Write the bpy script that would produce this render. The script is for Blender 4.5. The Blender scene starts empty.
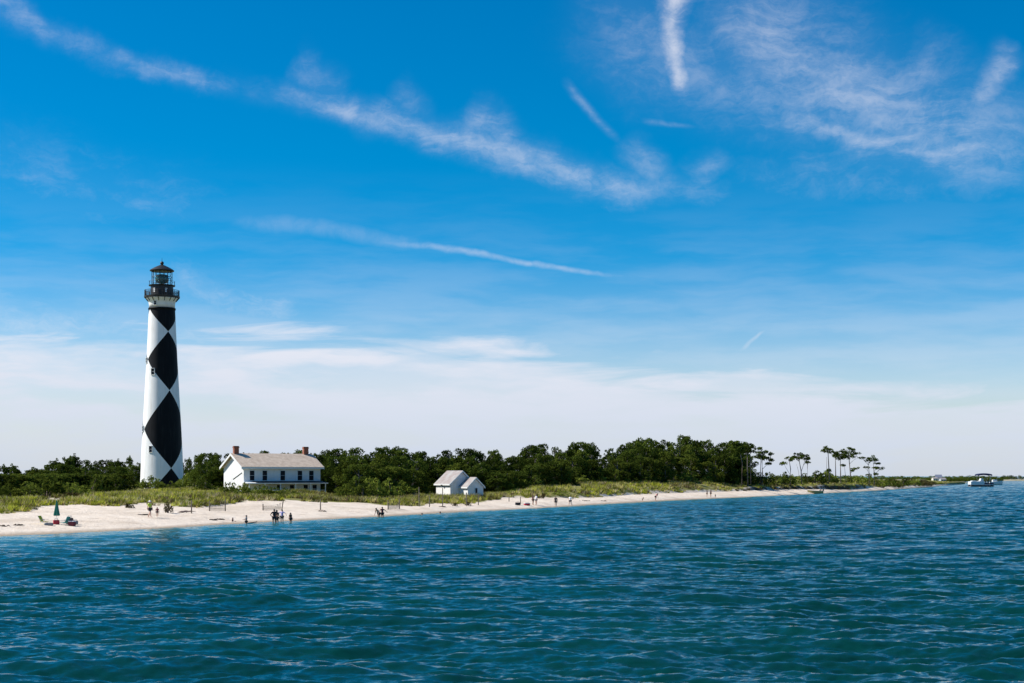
import bpy, bmesh, math, random
import numpy as np
from mathutils import Vector, Matrix

SC = bpy.context.scene
COL = SC.collection
R = math.radians
F = 1500.0            # focal length in pixels of the 1024 px wide frame
HX, HY, CH = 512.0, 476.0, 5.0   # principal column, horizon row, eye height

# ------------------------------------------------------------------ camera
cam = bpy.data.cameras.new('camera'); camo = bpy.data.objects.new('camera', cam); COL.objects.link(camo)
cam.sensor_width = 36.0; cam.lens = 36.0 * F / 1024.0
cam.shift_y = (HY - 341.5) / 1024.0
cam.clip_start = 0.5; cam.clip_end = 30000
camo.location = (0, 0, CH); camo.rotation_euler = (R(90), 0, 0)
SC.camera = camo

# ------------------------------------------------------------------ light
SUN_EL, SUN_AZ = R(43), R(-87)      # azimuth measured from +Y towards +X
sunv = Vector((math.sin(SUN_AZ) * math.cos(SUN_EL), math.cos(SUN_AZ) * math.cos(SUN_EL), math.sin(SUN_EL)))
sl = bpy.data.lights.new('sun', 'SUN'); sl.energy = 5.0; sl.angle = R(0.53); sl.color = (1.0, 0.95, 0.87)
so = bpy.data.objects.new('sun', sl); COL.objects.link(so)
so.rotation_euler = (-sunv).to_track_quat('-Z', 'Y').to_euler(); so.location = (-200, 0, 300)
SC.view_settings.view_transform = 'Standard'; SC.view_settings.look = 'None'
EXPO = 0.38; SC.view_settings.exposure = EXPO; SC.view_settings.gamma = 1.0

# ------------------------------------------------------------------ world: clear sky with cirrus
W = bpy.data.worlds.new('World'); SC.world = W; W.use_nodes = True
wt = W.node_tree; wt.nodes.clear(); L = wt.links.new
def N(t, **k):
    n = wt.nodes.new(t)
    for a, b in k.items(): setattr(n, a, b)
    return n
def M_(op, a, b=None, c=None, clamp=False):
    n = N('ShaderNodeMath', operation=op); n.use_clamp = clamp
    for i, v in enumerate((a, b, c)):
        if v is None: continue
        if isinstance(v, (int, float)): n.inputs[i].default_value = v
        else: L(v, n.inputs[i])
    return n.outputs[0]
def V_(op, a, b=None, s=None, out=0):
    n = N('ShaderNodeVectorMath', operation=op)
    for i, v in enumerate((a, b)):
        if v is None: continue
        if isinstance(v, (tuple, list)): n.inputs[i].default_value = v
        else: L(v, n.inputs[i])
    if s is not None:
        if isinstance(s, (int, float)): n.inputs['Scale'].default_value = s
        else: L(s, n.inputs['Scale'])
    return n.outputs[out]
def MR(v, a, b, c, d, smooth=True):
    n = N('ShaderNodeMapRange'); n.interpolation_type = 'SMOOTHSTEP' if smooth else 'LINEAR'; n.clamp = True
    L(v, n.inputs[0])
    for i, q in enumerate((a, b, c, d)): n.inputs[i + 1].default_value = q
    return n.outputs[0]
SKY_STR = 0.088
sky = N('ShaderNodeTexSky'); sky.sky_type = 'NISHITA'; sky.sun_disc = False
sky.sun_elevation = SUN_EL; sky.sun_rotation = SUN_AZ
sky.altitude = 300; sky.air_density = 1.0; sky.dust_density = 0.25; sky.ozone_density = 2.2
hs = N('ShaderNodeHueSaturation'); hs.inputs['Value'].default_value = 1.04
L(sky.outputs[0], hs.inputs['Color'])
tc = N('ShaderNodeTexCoord'); sep = N('ShaderNodeSeparateXYZ'); L(tc.outputs['Generated'], sep.inputs[0])
az = M_('ARCTAN2', sep.outputs[0], sep.outputs[1])
rad = M_('SQRT', M_('ADD', M_('MULTIPLY', sep.outputs[0], sep.outputs[0]), M_('MULTIPLY', sep.outputs[1], sep.outputs[1])))
el = M_('ARCTAN2', sep.outputs[2], rad)
cmb = N('ShaderNodeCombineXYZ'); L(az, cmb.inputs[0]); L(el, cmb.inputs[1]); P0 = cmb.outputs[0]
L(MR(el, 0.03, 0.12, 1.35, 1.95), hs.inputs['Saturation'])
def noise(vec, scale, detail=5, rough=0.55, dist=0.0, out=0):
    n = N('ShaderNodeTexNoise'); n.inputs['Scale'].default_value = scale; n.inputs['Detail'].default_value = detail
    n.inputs['Roughness'].default_value = rough; n.inputs['Distortion'].default_value = dist
    L(vec, n.inputs['Vector']); return n.outputs[out]
def warp(vec, scale, amt, detail=4):
    c = noise(vec, scale, detail, 0.6, out=1)
    return V_('ADD', vec, V_('SCALE', V_('SUBTRACT', c, (0.5, 0.5, 0.5)), s=amt))
def sk(px, py):     # a place in the sky as azimuth and elevation
    a = math.atan((px - HX) / F); return (a, math.atan((HY - py) / F * math.cos(a)), 0.0)
PW = warp(P0, 17, 0.030, 6)
PWs = warp(P0, 14, 0.012)
def streak(pts, w0, w1, op, vec, fade=0.30):
    tot = None; n_ = len(pts) - 1
    ln = [0.0]
    for i in range(n_): ln.append(ln[-1] + (Vector(sk(*pts[i + 1])) - Vector(sk(*pts[i]))).length)
    for i in range(n_):
        a, b = Vector(sk(*pts[i])), Vector(sk(*pts[i + 1])); d = b - a
        pa = V_('SUBTRACT', vec, tuple(a))
        t = M_('DIVIDE', V_('DOT_PRODUCT', pa, tuple(d), out=1), d.length_squared, clamp=True)
        dist = V_('LENGTH', V_('SUBTRACT', pa, V_('SCALE', tuple(d), s=t)), out=1)
        f0, f1 = ln[i] / ln[-1], ln[i + 1] / ln[-1]
        wa, wb = (w0 + (w1 - w0) * f0) / F, (w0 + (w1 - w0) * f1) / F
        m = MR(M_('DIVIDE', dist, M_('MULTIPLY_ADD', t, wb - wa, wa)), 0.0, 1.0, 1.0, 0.0)
        f = M_('MULTIPLY_ADD', t, f1 - f0, f0)
        env = M_('MINIMUM', MR(f, 0.0, fade, 0.0, 1.0), MR(f, 1.0 - fade, 1.0, 1.0, 0.0))
        m = M_('MULTIPLY', M_('MULTIPLY', M_('MULTIPLY', m, m), env), op)
        tot = m if tot is None else M_('MAXIMUM', tot, m)
    return tot
wis = noise(warp(P0, 8, 0.12, 6), 30, 9, 0.66)
# stretched streaky noise
rot = N('ShaderNodeMapping'); rot.inputs['Rotation'].default_value = (0, 0, R(22)); rot.inputs['Scale'].default_value = (1, 5.0, 1)
L(warp(P0, 12, 0.05, 5), rot.inputs[0]); fib = noise(rot.outputs[0], 19, 9, 0.68)
rot2 = N('ShaderNodeMapping'); rot2.inputs['Rotation'].default_value = (0, 0, R(-52)); rot2.inputs['Scale'].default_value = (1, 4.0, 1)
L(warp(P0, 10, 0.08, 5), rot2.inputs[0]); fib2 = noise(rot2.outputs[0], 16, 9, 0.66)
groups = [
    ([(-90, -50), (-20, -8), (40, 30), (110, 56), (200, 80), (250, 90)], 28, 16, 0.50, PW, 0.12),
    ([(200, 74), (330, 104), (400, 120), (500, 152), (580, 180), (650, 188), (770, 200)], 24, 40, 0.66, PW),
    ([(285, 60), (350, 104)], 46, 30, 0.36, PW), ([(385, 84), (440, 128)], 40, 22, 0.26, PW), ([(460, 108), (530, 158)], 40, 26, 0.55, PW),
    ([(620, 130), (672, 190)], 36, 26, 0.42, PW), ([(725, 140), (680, 190)], 34, 26, 0.36, PW),
    ([(695, -60), (676, -20), (668, 22), (676, 60), (686, 108)], 46, 22, 1.0, PW, 0.2), ([(690, -40), (664, 34)], 36, 30, 0.85, PW),
    ([(560, 76), (590, 114), (626, 146)], 11, 8, 0.50, PWs),
    ([(635, 116), (708, 129)], 7, 6, 0.35, PWs),
    ([(560, -30), (650, 50), (800, 100), (900, 160)], 100, 90, 0.42, PW),
    ([(660, -30), (830, 80), (900, 125), (1100, 170)], 130, 100, 0.62, PW),
    ([(720, 90), (850, 140), (940, 150), (1100, 158)], 36, 30, 0.65, PW),
    ([(955, 20), (905, 110), (840, 200)], 70, 50, 0.46, PW), ([(845, 40), (915, 130)], 50, 44, 0.5, PW),
    ([(1020, 40), (965, 125)], 34, 28, 0.60, PW),
    ([(105, 205), (165, 200)], 13, 10, 0.36, PWs),
    ([(140, 270), (230, 298), (330, 315)], 60, 50, 0.55, PW), ([(-160, 325), (60, 318), (330, 350)], 60, 50, 0.55, PW), ([(-60, 290), (0, 300), (90, 330)], 40, 30, 0.4, PW),
    ([(-80, 150), (60, 180), (260, 225)], 90, 70, 0.24, PW),
    ([(700, 165), (990, 195)], 46, 46, 0.26, PW),
]
cl = None
for g in groups:
    m = streak(*g); cl = m if cl is None else M_('MAXIMUM', cl, m)
tex = M_('ADD', M_('MULTIPLY', wis, 0.45), M_('MULTIPLY', M_('MAXIMUM', fib, M_('MULTIPLY', fib2, 0.95)), 0.60))
cl = M_('MULTIPLY', cl, MR(M_('ADD', M_('MULTIPLY', cl, 0.9), M_('MULTIPLY', M_('SUBTRACT', tex, 0.565), 4.8)), -0.35, 1.35, 0.10, 0.70))
sharp = M_('MAXIMUM', M_('MAXIMUM', streak([(200, 214), (340, 230), (470, 252)], 22, 16, 0.17, PWs), streak([(320, 228), (480, 255), (530, 264), (700, 286)], 9, 5, 0.46, PWs, 0.4)),
           streak([(735, 356), (750, 342), (775, 326)], 6, 4, 0.42, PWs))
sharp = M_('MULTIPLY', sharp, MR(wis, 0.3, 0.7, 0.4, 1.0))
cl = M_('MAXIMUM', cl, sharp)
# loose cirrus over the rest of the dome
dome = M_('MULTIPLY', MR(fib, 0.50, 0.80, 0.0, 0.5), MR(el, 0.33, 0.6, 0.0, 1.0)); cl = M_('MAXIMUM', cl, dome)
# white bank above the horizon: its upper edge wanders, streaks of blue run through it
st = N('ShaderNodeMapping'); st.inputs['Scale'].default_value = (1, 7.5, 1); st.inputs['Rotation'].default_value = (0, 0, R(-3)); L(P0, st.inputs[0])
bandn = noise(st.outputs[0], 7.0, 7, 0.58, 0.6)
edge = MR(az, R(-2), R(13), 0.094, 0.054, False)
edge = M_('ADD', edge, M_('MULTIPLY', M_('SUBTRACT', bandn, 0.5), 0.095))
below = M_('SUBTRACT', edge, el)
bank = MR(below, -0.008, 0.018, 0.0, 0.95)
st2 = N('ShaderNodeMapping'); st2.inputs['Scale'].default_value = (1, 6, 1); st2.inputs['Location'].default_value = (3, 1, 0); L(PWs, st2.inputs[0])
bandm = noise(st2.outputs[0], 9.0, 6, 0.55)
leftg = MR(az, R(-5), R(-12), 0.0, 1.0)
bank = M_('MULTIPLY', bank, M_('SUBTRACT', 1.0, M_('MULTIPLY', MR(bandm, 0.62, 0.36, 0.0, 0.55), MR(M_('MULTIPLY', el, M_('MULTIPLY_ADD', leftg, 0.75, 0.7)), 0.015, 0.07, 0.35, 1.0))))
veil = M_('MULTIPLY', MR(el, 0.21, 0.05, 0.0, 0.25), MR(bandm, 0.35, 0.65, 0.25, 1.0))
cl = M_('MAXIMUM', cl, M_('MAXIMUM', bank, veil))
cl = M_('MULTIPLY', cl, MR(el, -0.02, 0.0, 0.0, 1.0)); cl = M_('MINIMUM', cl, 0.95)
ccol = N('ShaderNodeMix', data_type='RGBA'); L(MR(el, 0.0, 0.10, 0.0, 1.0, False), ccol.inputs[0])
cs = 1.0 / SKY_STR / 2 ** EXPO
ccol.inputs[6].default_value = (0.60 * cs, 0.68 * cs, 0.82 * cs, 1); ccol.inputs[7].default_value = (0.84 * cs, 0.85 * cs, 0.93 * cs, 1)
mix = N('ShaderNodeMix', data_type='RGBA'); lowc = N('ShaderNodeMix', data_type='RGBA', blend_type='MULTIPLY'); L(MR(el, 0.22, 0.04, 0.0, 1.0), lowc.inputs[0]); L(hs.outputs[0], lowc.inputs[6]); lowc.inputs[7].default_value = (0.93, 0.93, 1.12, 1)
L(cl, mix.inputs[0]); L(lowc.outputs[2], mix.inputs[6]); L(ccol.outputs[2], mix.inputs[7])
bg = N('ShaderNodeBackground'); bg.inputs[1].default_value = SKY_STR; L(mix.outputs[2], bg.inputs[0])
wo = N('ShaderNodeOutputWorld'); L(bg.outputs[0], wo.inputs[0])

# ================================================================== helpers
def P(px, Y, py=None, z=None):
    """a point at depth Y seen in column px and at row py (or at height z)"""
    return Vector(((px - HX) * Y / F, Y, z if z is not None else CH - (py - HY) * Y / F))
def nz(x):  # small 1-d value noise
    x = np.asarray(x, float); i = np.floor(x); f = x - i; f = f * f * (3 - 2 * f)
    h = lambda k: (np.sin(k * 127.1 + 311.7) * 43758.5453) % 1.0
    return h(i) * (1 - f) + h(i + 1) * f
def nz2(x, y):
    x = np.asarray(x, float); y = np.asarray(y, float)
    xi = np.floor(x); yi = np.floor(y); fx = x - xi; fy = y - yi
    fx = fx * fx * (3 - 2 * fx); fy = fy * fy * (3 - 2 * fy)
    h = lambda a, b: (np.sin(a * 127.1 + b * 311.7) * 43758.5453) % 1.0
    return (h(xi, yi) * (1 - fx) + h(xi + 1, yi) * fx) * (1 - fy) + (h(xi, yi + 1) * (1 - fx) + h(xi + 1, yi + 1) * fx) * fy

def tag(o, label=None, cat=None, group=None, kind=None):
    if label: o['label'] = label
    if cat: o['category'] = cat
    if group: o['group'] = group
    if kind: o['kind'] = kind
    return o
def link(name, me, parent=None):
    o = bpy.data.objects.new(name, me); COL.objects.link(o)
    if parent is not None: o.parent = parent
    return o
def empty(name, loc, rz=0.0, sc=1.0):
    o = link(name, None); o.location = loc; o.rotation_euler = (0, 0, rz); o.scale = (sc, sc, sc); o.empty_display_size = 0.3
    return o
def np_mesh(name, verts, faces, mats=None, midx=None, smooth=False, cols=None):
    verts = np.asarray(verts, np.float32); faces = np.asarray(faces, np.int32)
    me = bpy.data.meshes.new(name); nv, nf, k = len(verts), len(faces), faces.shape[1]
    me.vertices.add(nv); me.vertices.foreach_set('co', verts.ravel())
    me.loops.add(nf * k); me.loops.foreach_set('vertex_index', faces.ravel())
    me.polygons.add(nf); me.polygons.foreach_set('loop_start', np.arange(0, nf * k, k, dtype=np.int32))
    me.polygons.foreach_set('loop_total', np.full(nf, k, np.int32))
    if midx is not None: me.polygons.foreach_set('material_index', np.asarray(midx, np.int32))
    me.polygons.foreach_set('use_smooth', np.full(nf, smooth))
    if cols is not None:
        a = me.color_attributes.new('tint', 'FLOAT_COLOR', 'POINT'); a.data.foreach_set('color', np.asarray(cols, np.float32).ravel())
    for m in (mats or []): me.materials.append(m)
    me.update(calc_edges=True); return me

class MB:
    """collects shapes, then becomes one mesh object"""
    def __init__(s): s.bm = bmesh.new()
    def box(s, c, d, rz=0.0, rx=0.0, ry=0.0, bev=0.0):
        g = bmesh.ops.create_cube(s.bm, size=1.0)['verts']
        bmesh.ops.scale(s.bm, vec=d, verts=g)
        if bev:
            es = list({e for v in g for e in v.link_edges})
            g = list({v for f in bmesh.ops.bevel(s.bm, geom=es, offset=bev, segments=1, affect='EDGES')['faces'] for v in f.verts} | {v for v in g if v.is_valid})
        m = Matrix.Translation(c) @ Matrix.Rotation(rz, 4, 'Z') @ Matrix.Rotation(ry, 4, 'Y') @ Matrix.Rotation(rx, 4, 'X')
        bmesh.ops.transform(s.bm, matrix=m, verts=g); return s
    def tube(s, pts, rads, n=8, cap=True):
        pts = [Vector(p) for p in pts]; rings = []
        for i, p in enumerate(pts):
            d = (pts[min(i + 1, len(pts) - 1)] - pts[max(i - 1, 0)]).normalized()
            u = d.cross(Vector((0, 0, 1)));
            if u.length < 1e-3: u = Vector((1, 0, 0))
            u.normalize(); v = d.cross(u).normalized(); r = rads[i] if hasattr(rads, '__len__') else rads
            rings.append([s.bm.verts.new(p + u * math.cos(2 * math.pi * k / n) * r + v * math.sin(2 * math.pi * k / n) * r) for k in range(n)])
        for a, b in zip(rings, rings[1:]):
            for k in range(n): s.bm.faces.new((a[k], a[(k + 1) % n], b[(k + 1) % n], b[k]))
        if cap: s.bm.faces.new(rings[0][::-1]); s.bm.faces.new(rings[-1])
        return s
    def lathe(s, prof, n=32, c=(0, 0, 0)):
        rings = []
        for r, z in prof:
            rings.append([s.bm.verts.new((c[0] + r * math.cos(2 * math.pi * k / n), c[1] + r * math.sin(2 * math.pi * k / n), c[2] + z)) for k in range(n)])
        for a, b in zip(rings, rings[1:]):
            for k in range(n): s.bm.faces.new((a[k], a[(k + 1) % n], b[(k + 1) % n], b[k]))
        s.bm.faces.new(rings[0][::-1]); s.bm.faces.new(rings[-1]); return s
    def ball(s, c, r, sx=1, sy=1, sz=1, seg=10):
        g = bmesh.ops.create_uvsphere(s.bm, u_segments=seg, v_segments=max(6, seg * 2 // 3), radius=r)['verts']
        bmesh.ops.scale(s.bm, vec=(sx, sy, sz), verts=g); bmesh.ops.translate(s.bm, vec=c, verts=g); return s
    def prism(s, poly, y0, y1, axis='y'):
        """closed outline (a,b) pushed from y0 to y1"""
        f = {'y': lambda a, b, y: (a, y, b), 'x': lambda a, b, y: (y, a, b), 'z': lambda a, b, y: (a, b, y)}[axis]
        A = [s.bm.verts.new(f(a, b, y0)) for a, b in poly]; B = [s.bm.verts.new(f(a, b, y1)) for a, b in poly]
        s.bm.faces.new(A[::-1]); s.bm.faces.new(B)
        for k in range(len(A)): j = (k + 1) % len(A); s.bm.faces.new((A[k], A[j], B[j], B[k]))
        return s
    def loft(s, secs):
        rings = [[s.bm.verts.new(p) for p in sec] for sec in secs]; n = len(rings[0])
        for a, b in zip(rings, rings[1:]):
            for k in range(n): s.bm.faces.new((a[k], a[(k + 1) % n], b[(k + 1) % n], b[k]))
        s.bm.faces.new(rings[0][::-1]); s.bm.faces.new(rings[-1]); return s
    def build(s, name, mat, parent=None, smooth=False, sub=0):
        bmesh.ops.recalc_face_normals(s.bm, faces=s.bm.faces[:])
        me = bpy.data.meshes.new(name); s.bm.to_mesh(me); s.bm.free()
        if smooth: me.polygons.foreach_set('use_smooth', [True] * len(me.polygons))
        me.materials.append(mat); o = link(name, me, parent); return o

# ------------------------------------------------------------------ materials
def mat(name, col, rough=0.7, var=0.15, vscale=3.0, bump=0.0, bscale=20.0, col2=None, metal=0.0, spec=0.5, coords='Object'):
    m = bpy.data.materials.new(name); m.use_nodes = True; t = m.node_tree; b = t.nodes['Principled BSDF']
    b.inputs['Roughness'].default_value = rough; b.inputs['Metallic'].default_value = metal; b.inputs['Specular IOR Level'].default_value = spec
    tcn = t.nodes.new('ShaderNodeTexCoord'); n = t.nodes.new('ShaderNodeTexNoise'); n.inputs['Scale'].default_value = vscale; n.inputs['Detail'].default_value = 6
    t.links.new(tcn.outputs[coords], n.inputs['Vector'])
    r = t.nodes.new('ShaderNodeValToRGB'); c2 = col2 or tuple(c * (1 - var) for c in col)
    lo = tuple(c * (1 + var * 0.5) for c in col) if col2 is None else col
    r.color_ramp.elements[0].position = 0.3; r.color_ramp.elements[0].color = (*c2, 1); r.color_ramp.elements[1].position = 0.7; r.color_ramp.elements[1].color = (*lo, 1)
    t.links.new(n.outputs[0], r.inputs[0]); t.links.new(r.outputs[0], b.inputs['Base Color'])
    if bump:
        n2 = t.nodes.new('ShaderNodeTexNoise'); n2.inputs['Scale'].default_value = bscale; n2.inputs['Detail'].default_value = 4
        t.links.new(tcn.outputs[coords], n2.inputs['Vector'])
        bp = t.nodes.new('ShaderNodeBump'); bp.inputs['Strength'].default_value = bump; bp.inputs['Distance'].default_value = 0.1
        t.links.new(n2.outputs[0], bp.inputs['Height']); t.links.new(bp.outputs[0], b.inputs['Normal'])
    return m
def leaf_mat(name, a, b_, scale=0.35, transl=0.25, rnd=0.35):
    m = bpy.data.materials.new(name); m.use_nodes = True; t = m.node_tree; t.nodes.clear(); K = t.nodes.new; LK = t.links.new
    g = K('ShaderNodeNewGeometry'); n = K('ShaderNodeTexNoise'); n.inputs['Scale'].default_value = scale; n.inputs['Detail'].default_value = 3
    LK(g.outputs['Position'], n.inputs['Vector'])
    oi = K('ShaderNodeObjectInfo'); ad = K('ShaderNodeMath'); ad.operation = 'MULTIPLY_ADD'; ad.inputs[1].default_value = rnd; LK(oi.outputs['Random'], ad.inputs[0]); LK(n.outputs[0], ad.inputs[2])
    ri = K('ShaderNodeMath'); ri.operation = 'MULTIPLY_ADD'; ri.inputs[1].default_value = 0.3; LK(g.outputs['Random Per Island'], ri.inputs[0]); LK(ad.outputs[0], ri.inputs[2])
    r = K('ShaderNodeValToRGB'); r.color_ramp.elements[0].position = 0.45; r.color_ramp.elements[0].color = (*a, 1); r.color_ramp.elements[1].position = 1.0; r.color_ramp.elements[1].color = (*b_, 1)
    LK(ri.outputs[0], r.inputs[0])
    d = K('ShaderNodeBsdfDiffuse'); tr = K('ShaderNodeBsdfTranslucent'); mx = K('ShaderNodeMixShader'); mx.inputs[0].default_value = transl
    LK(r.outputs[0], d.inputs[0]); LK(r.outputs[0], tr.inputs[0]); LK(d.outputs[0], mx.inputs[1]); LK(tr.outputs[0], mx.inputs[2])
    o = K('ShaderNodeOutputMaterial'); LK(mx.outputs[0], o.inputs[0]); return m
def plain(name, c, rough=0.6, **k): return mat(name, c, rough, var=0.08, vscale=4, **k)

M = {}
M['white'] = mat('white_paint', (0.85, 0.84, 0.82), 0.55, 0.05, 0.6, bump=0.05, bscale=3)
M['black'] = mat('black_paint', (0.007, 0.008, 0.010), 0.6, 0.3, 0.5, spec=0.12)
M['iron'] = mat('dark_iron', (0.018, 0.017, 0.016), 0.5, 0.4, 3)
M['rustiron'] = mat('brown_iron', (0.030, 0.020, 0.017), 0.7, 0.5, 4)
M['siding'] = mat('white_siding', (0.83, 0.82, 0.80), 0.6, 0.07, 1.5)
def courses(m, per, amt):
    t = m.node_tree; b = t.nodes['Principled BSDF']; tcn = t.nodes.new('ShaderNodeTexCoord'); w = t.nodes.new('ShaderNodeTexWave'); w.wave_type = 'BANDS'; w.bands_direction = 'Z'; w.wave_profile = 'SAW'; w.inputs['Scale'].default_value = per
    t.links.new(tcn.outputs['Object'], w.inputs['Vector']); bp = t.nodes.new('ShaderNodeBump'); bp.inputs['Strength'].default_value = amt; bp.inputs['Distance'].default_value = 0.02; t.links.new(w.outputs[1], bp.inputs['Height']); t.links.new(bp.outputs[0], b.inputs['Normal'])
def streaks(m, tone, amt):
    t = m.node_tree; b = t.nodes['Principled BSDF']; src = b.inputs['Base Color'].links[0].from_socket; tcn = t.nodes.new('ShaderNodeTexCoord'); mp_ = t.nodes.new('ShaderNodeMapping'); mp_.inputs['Scale'].default_value = (1.6, 1.6, 0.12); t.links.new(tcn.outputs['Object'], mp_.inputs[0])
    n = t.nodes.new('ShaderNodeTexNoise'); n.inputs['Scale'].default_value = 1.5; n.inputs['Detail'].default_value = 7; t.links.new(mp_.outputs[0], n.inputs['Vector'])
    r = t.nodes.new('ShaderNodeMapRange'); r.inputs[1].default_value = .52; r.inputs[2].default_value = .75; r.inputs[3].default_value = 0; r.inputs[4].default_value = amt; t.links.new(n.outputs[0], r.inputs[0])
    x = t.nodes.new('ShaderNodeMix'); x.data_type = 'RGBA'; t.links.new(r.outputs[0], x.inputs[0]); t.links.new(src, x.inputs[6]); x.inputs[7].default_value = (*tone, 1); t.links.new(x.outputs[2], b.inputs['Base Color'])
courses(M['siding'], 2.6, 0.6); streaks(M['white'], (.50, .42, .34), .35); streaks(M['black'], (.04, .04, .042), .35); streaks(M['siding'], (.55, .52, .46), .3)
M['trim'] = mat('white_trim', (0.78, 0.78, 0.76), 0.5, 0.06, 2)
M['roof'] = mat('wood_shingle', (0.62, 0.50, 0.385), 0.85, vscale=1.6, col2=(0.46, 0.355, 0.265), bump=0.4, bscale=6)
M['roof2'] = mat('worn_shingle', (0.38, 0.365, 0.345), 0.85, vscale=0.9, col2=(0.28, 0.22, 0.20), bump=0.4, bscale=6)
M['darkroof'] = mat('dark_flashing', (0.03, 0.032, 0.035), 0.7, 0.2, 2)
M['brick'] = mat('red_brick', (0.36, 0.13, 0.07), 0.85, vscale=5, col2=(0.22, 0.07, 0.04))
M['shade'] = mat('dark_window', (0.010, 0.013, 0.020), 0.35, 0.3, 2, spec=0.15)
M['bark'] = mat('bark', (0.16, 0.12, 0.09), 0.95, vscale=6, col2=(0.07, 0.05, 0.04))
M['greybark'] = mat('grey_bark', (0.20, 0.17, 0.145), 0.95, vscale=5, col2=(0.09, 0.075, 0.06))
M['pine'] = leaf_mat('pine_needles', (0.006, 0.015, 0.003), (0.095, 0.130, 0.020))
M['oak'] = leaf_mat('oak_leaves', (0.008, 0.018, 0.003), (0.120, 0.150, 0.022))
M['shrub'] = leaf_mat('shrub_leaves', (0.040, 0.060, 0.010), (0.22, 0.26, 0.04), 0.6)
M['dryshrub'] = leaf_mat('dry_shrub_leaves', (0.035, 0.025, 0.012), (0.10, 0.085, 0.03), 0.8)
M['postwood'] = mat('weathered_wood', (0.24, 0.20, 0.15), 0.9, vscale=3, col2=(0.10, 0.08, 0.06))
M['weed'] = mat('dry_seaweed', (0.05, 0.035, 0.025), 0.95, vscale=8, col2=(0.10, 0.07, 0.05))
M['driftwood'] = mat('driftwood', (0.26, 0.20, 0.17), 0.9, vscale=4, col2=(0.12, 0.08, 0.07))
gl = bpy.data.materials.new('lantern_glass'); gl.use_nodes = True
_b = gl.node_tree.nodes['Principled BSDF']; _b.inputs['Base Color'].default_value = (0.80, 0.92, 0.92, 1); _b.inputs['Roughness'].default_value = 0.03
_b.inputs['Transmission Weight'].default_value = 0.9; _b.inputs['IOR'].default_value = 1.08; _b.inputs['Alpha'].default_value = 0.45
M['glass'] = gl
lens = bpy.data.materials.new('lens_glass'); lens.use_nodes = True
_b = lens.node_tree.nodes['Principled BSDF']; _b.inputs['Base Color'].default_value = (0.06, 0.16, 0.15, 1); _b.inputs['Roughness'].default_value = 0.1; M['lens'] = lens

# ================================================================== the land
SH = np.array([(-1500, 640), (-700, 578), (-200, 548), (0, 536.3), (50, 534), (100, 531.6), (150, 529), (200, 526), (230, 524), (290, 521), (380, 516.5), (470, 511.3), (540, 508), (600, 504.3),
               (680, 500), (750, 497), (800, 494.6), (850, 492), (900, 489.2), (925, 487.3), (945, 485.9), (958, 484.9), (965, 484.3)])
VE = np.array([(-1500, 590), (-700, 545), (-200, 518), (0, 512), (20, 513), (50, 507), (75, 505), (100, 506.5), (150, 505), (185, 507), (205, 508.5), (235, 504.5), (260, 504), (300, 504), (330, 503), (360, 503.5), (400, 506), (430, 505), (455, 504),
               (480, 503), (500, 499), (520, 498), (540, 497.5), (575, 498), (600, 497), (650, 493.5), (700, 492.5), (740, 491), (760, 490), (800, 489), (850, 489.5), (880, 487), (900, 486.5), (925, 485), (945, 484.6), (965, 484.0)])
def Yshore(u): return 1500 * CH / (np.interp(u, SH[:, 0], SH[:, 1]) - HY)
def s_veg(u):
    """inland distance of the upper edge of the bare sand"""
    Ys = Yshore(u); pe = np.interp(u, VE[:, 0], VE[:, 1]); s = np.linspace(1.5, 75, 300)
    zz = beach(s); py = HY + F * (CH - zz[None, :]) / (np.atleast_1d(Ys)[:, None] + s[None, :])
    return s[np.argmax(py <= np.atleast_1d(pe)[:, None], axis=1)]
def beach(s): return np.where(s < 0, 0.06 * s, np.minimum(0.062 * s, 0.25 + 0.036 * s))
US = np.linspace(-1500, 965, 2000); SV = s_veg(US)
SV = np.convolve(np.pad(SV, 6, mode='edge'), np.ones(13) / 13, 'valid')
def sveg(u): return np.interp(u, US, SV)
def land(u, Y):
    """height of the ground; u is the bearing in pixels, Y the depth"""
    u = np.asarray(u, float); Y = np.asarray(Y, float); X = (u - HX) * Y / F
    s = Y - Yshore(u); sv = sveg(u)
    zb = beach(np.minimum(s, sv)); zb = zb + 0.06 * (nz2(X / 2.3, Y / 2.3) - 0.5) * np.clip(s / 4, 0, 1)
    ex = np.clip(s - sv, 0, None)
    rise = 1 - np.exp(-ex / 11.0)
    top = 2.5 + 0.55 * (nz2(X / 17 + 5, Y / 17) - 0.5) + 0.35 * (nz2(X / 6.1, Y / 6.1) - 0.5)
    top = top + np.interp(u, [-200, 200, 235, 300, 340, 480, 530, 600], [-.25, -.25, -.45, -.4, -1.1, -1.1, .2, .75]) - .75 * np.clip((u - 690) / 60, 0, 1)
    low = np.clip((u - 840) / 90, 0, 1); top = top * (1 - low) + 1.9 * low
    scarp = np.clip((u - 735) / 15, 0, 1) * np.clip((872 - u) / 12, 0, 1)
    rise = rise * (1 - scarp) + scarp * (1 - np.exp(-ex / 3.2))
    z = zb + np.clip(top - zb, 0, None) * rise
    hump = (np.exp(-((X - P(262, 195, z=0).x) / 9) ** 2 - ((Y - 196) / 9) ** 2) * 0.5)
    z = z + hump
    back = np.interp(u, [-1500, 700, 850, 930, 948, 965], [900, 900, 700, 450, 60, 10])
    z = np.where(s > back, z - (s - back) * 0.05, z)
    return z
def gz(p): u = HX + F * p[0] / p[1]; return float(land(u, p[1]))
def G(px, Y): z = float(land(px, Y)); return P(px, Y, z=z)
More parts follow.
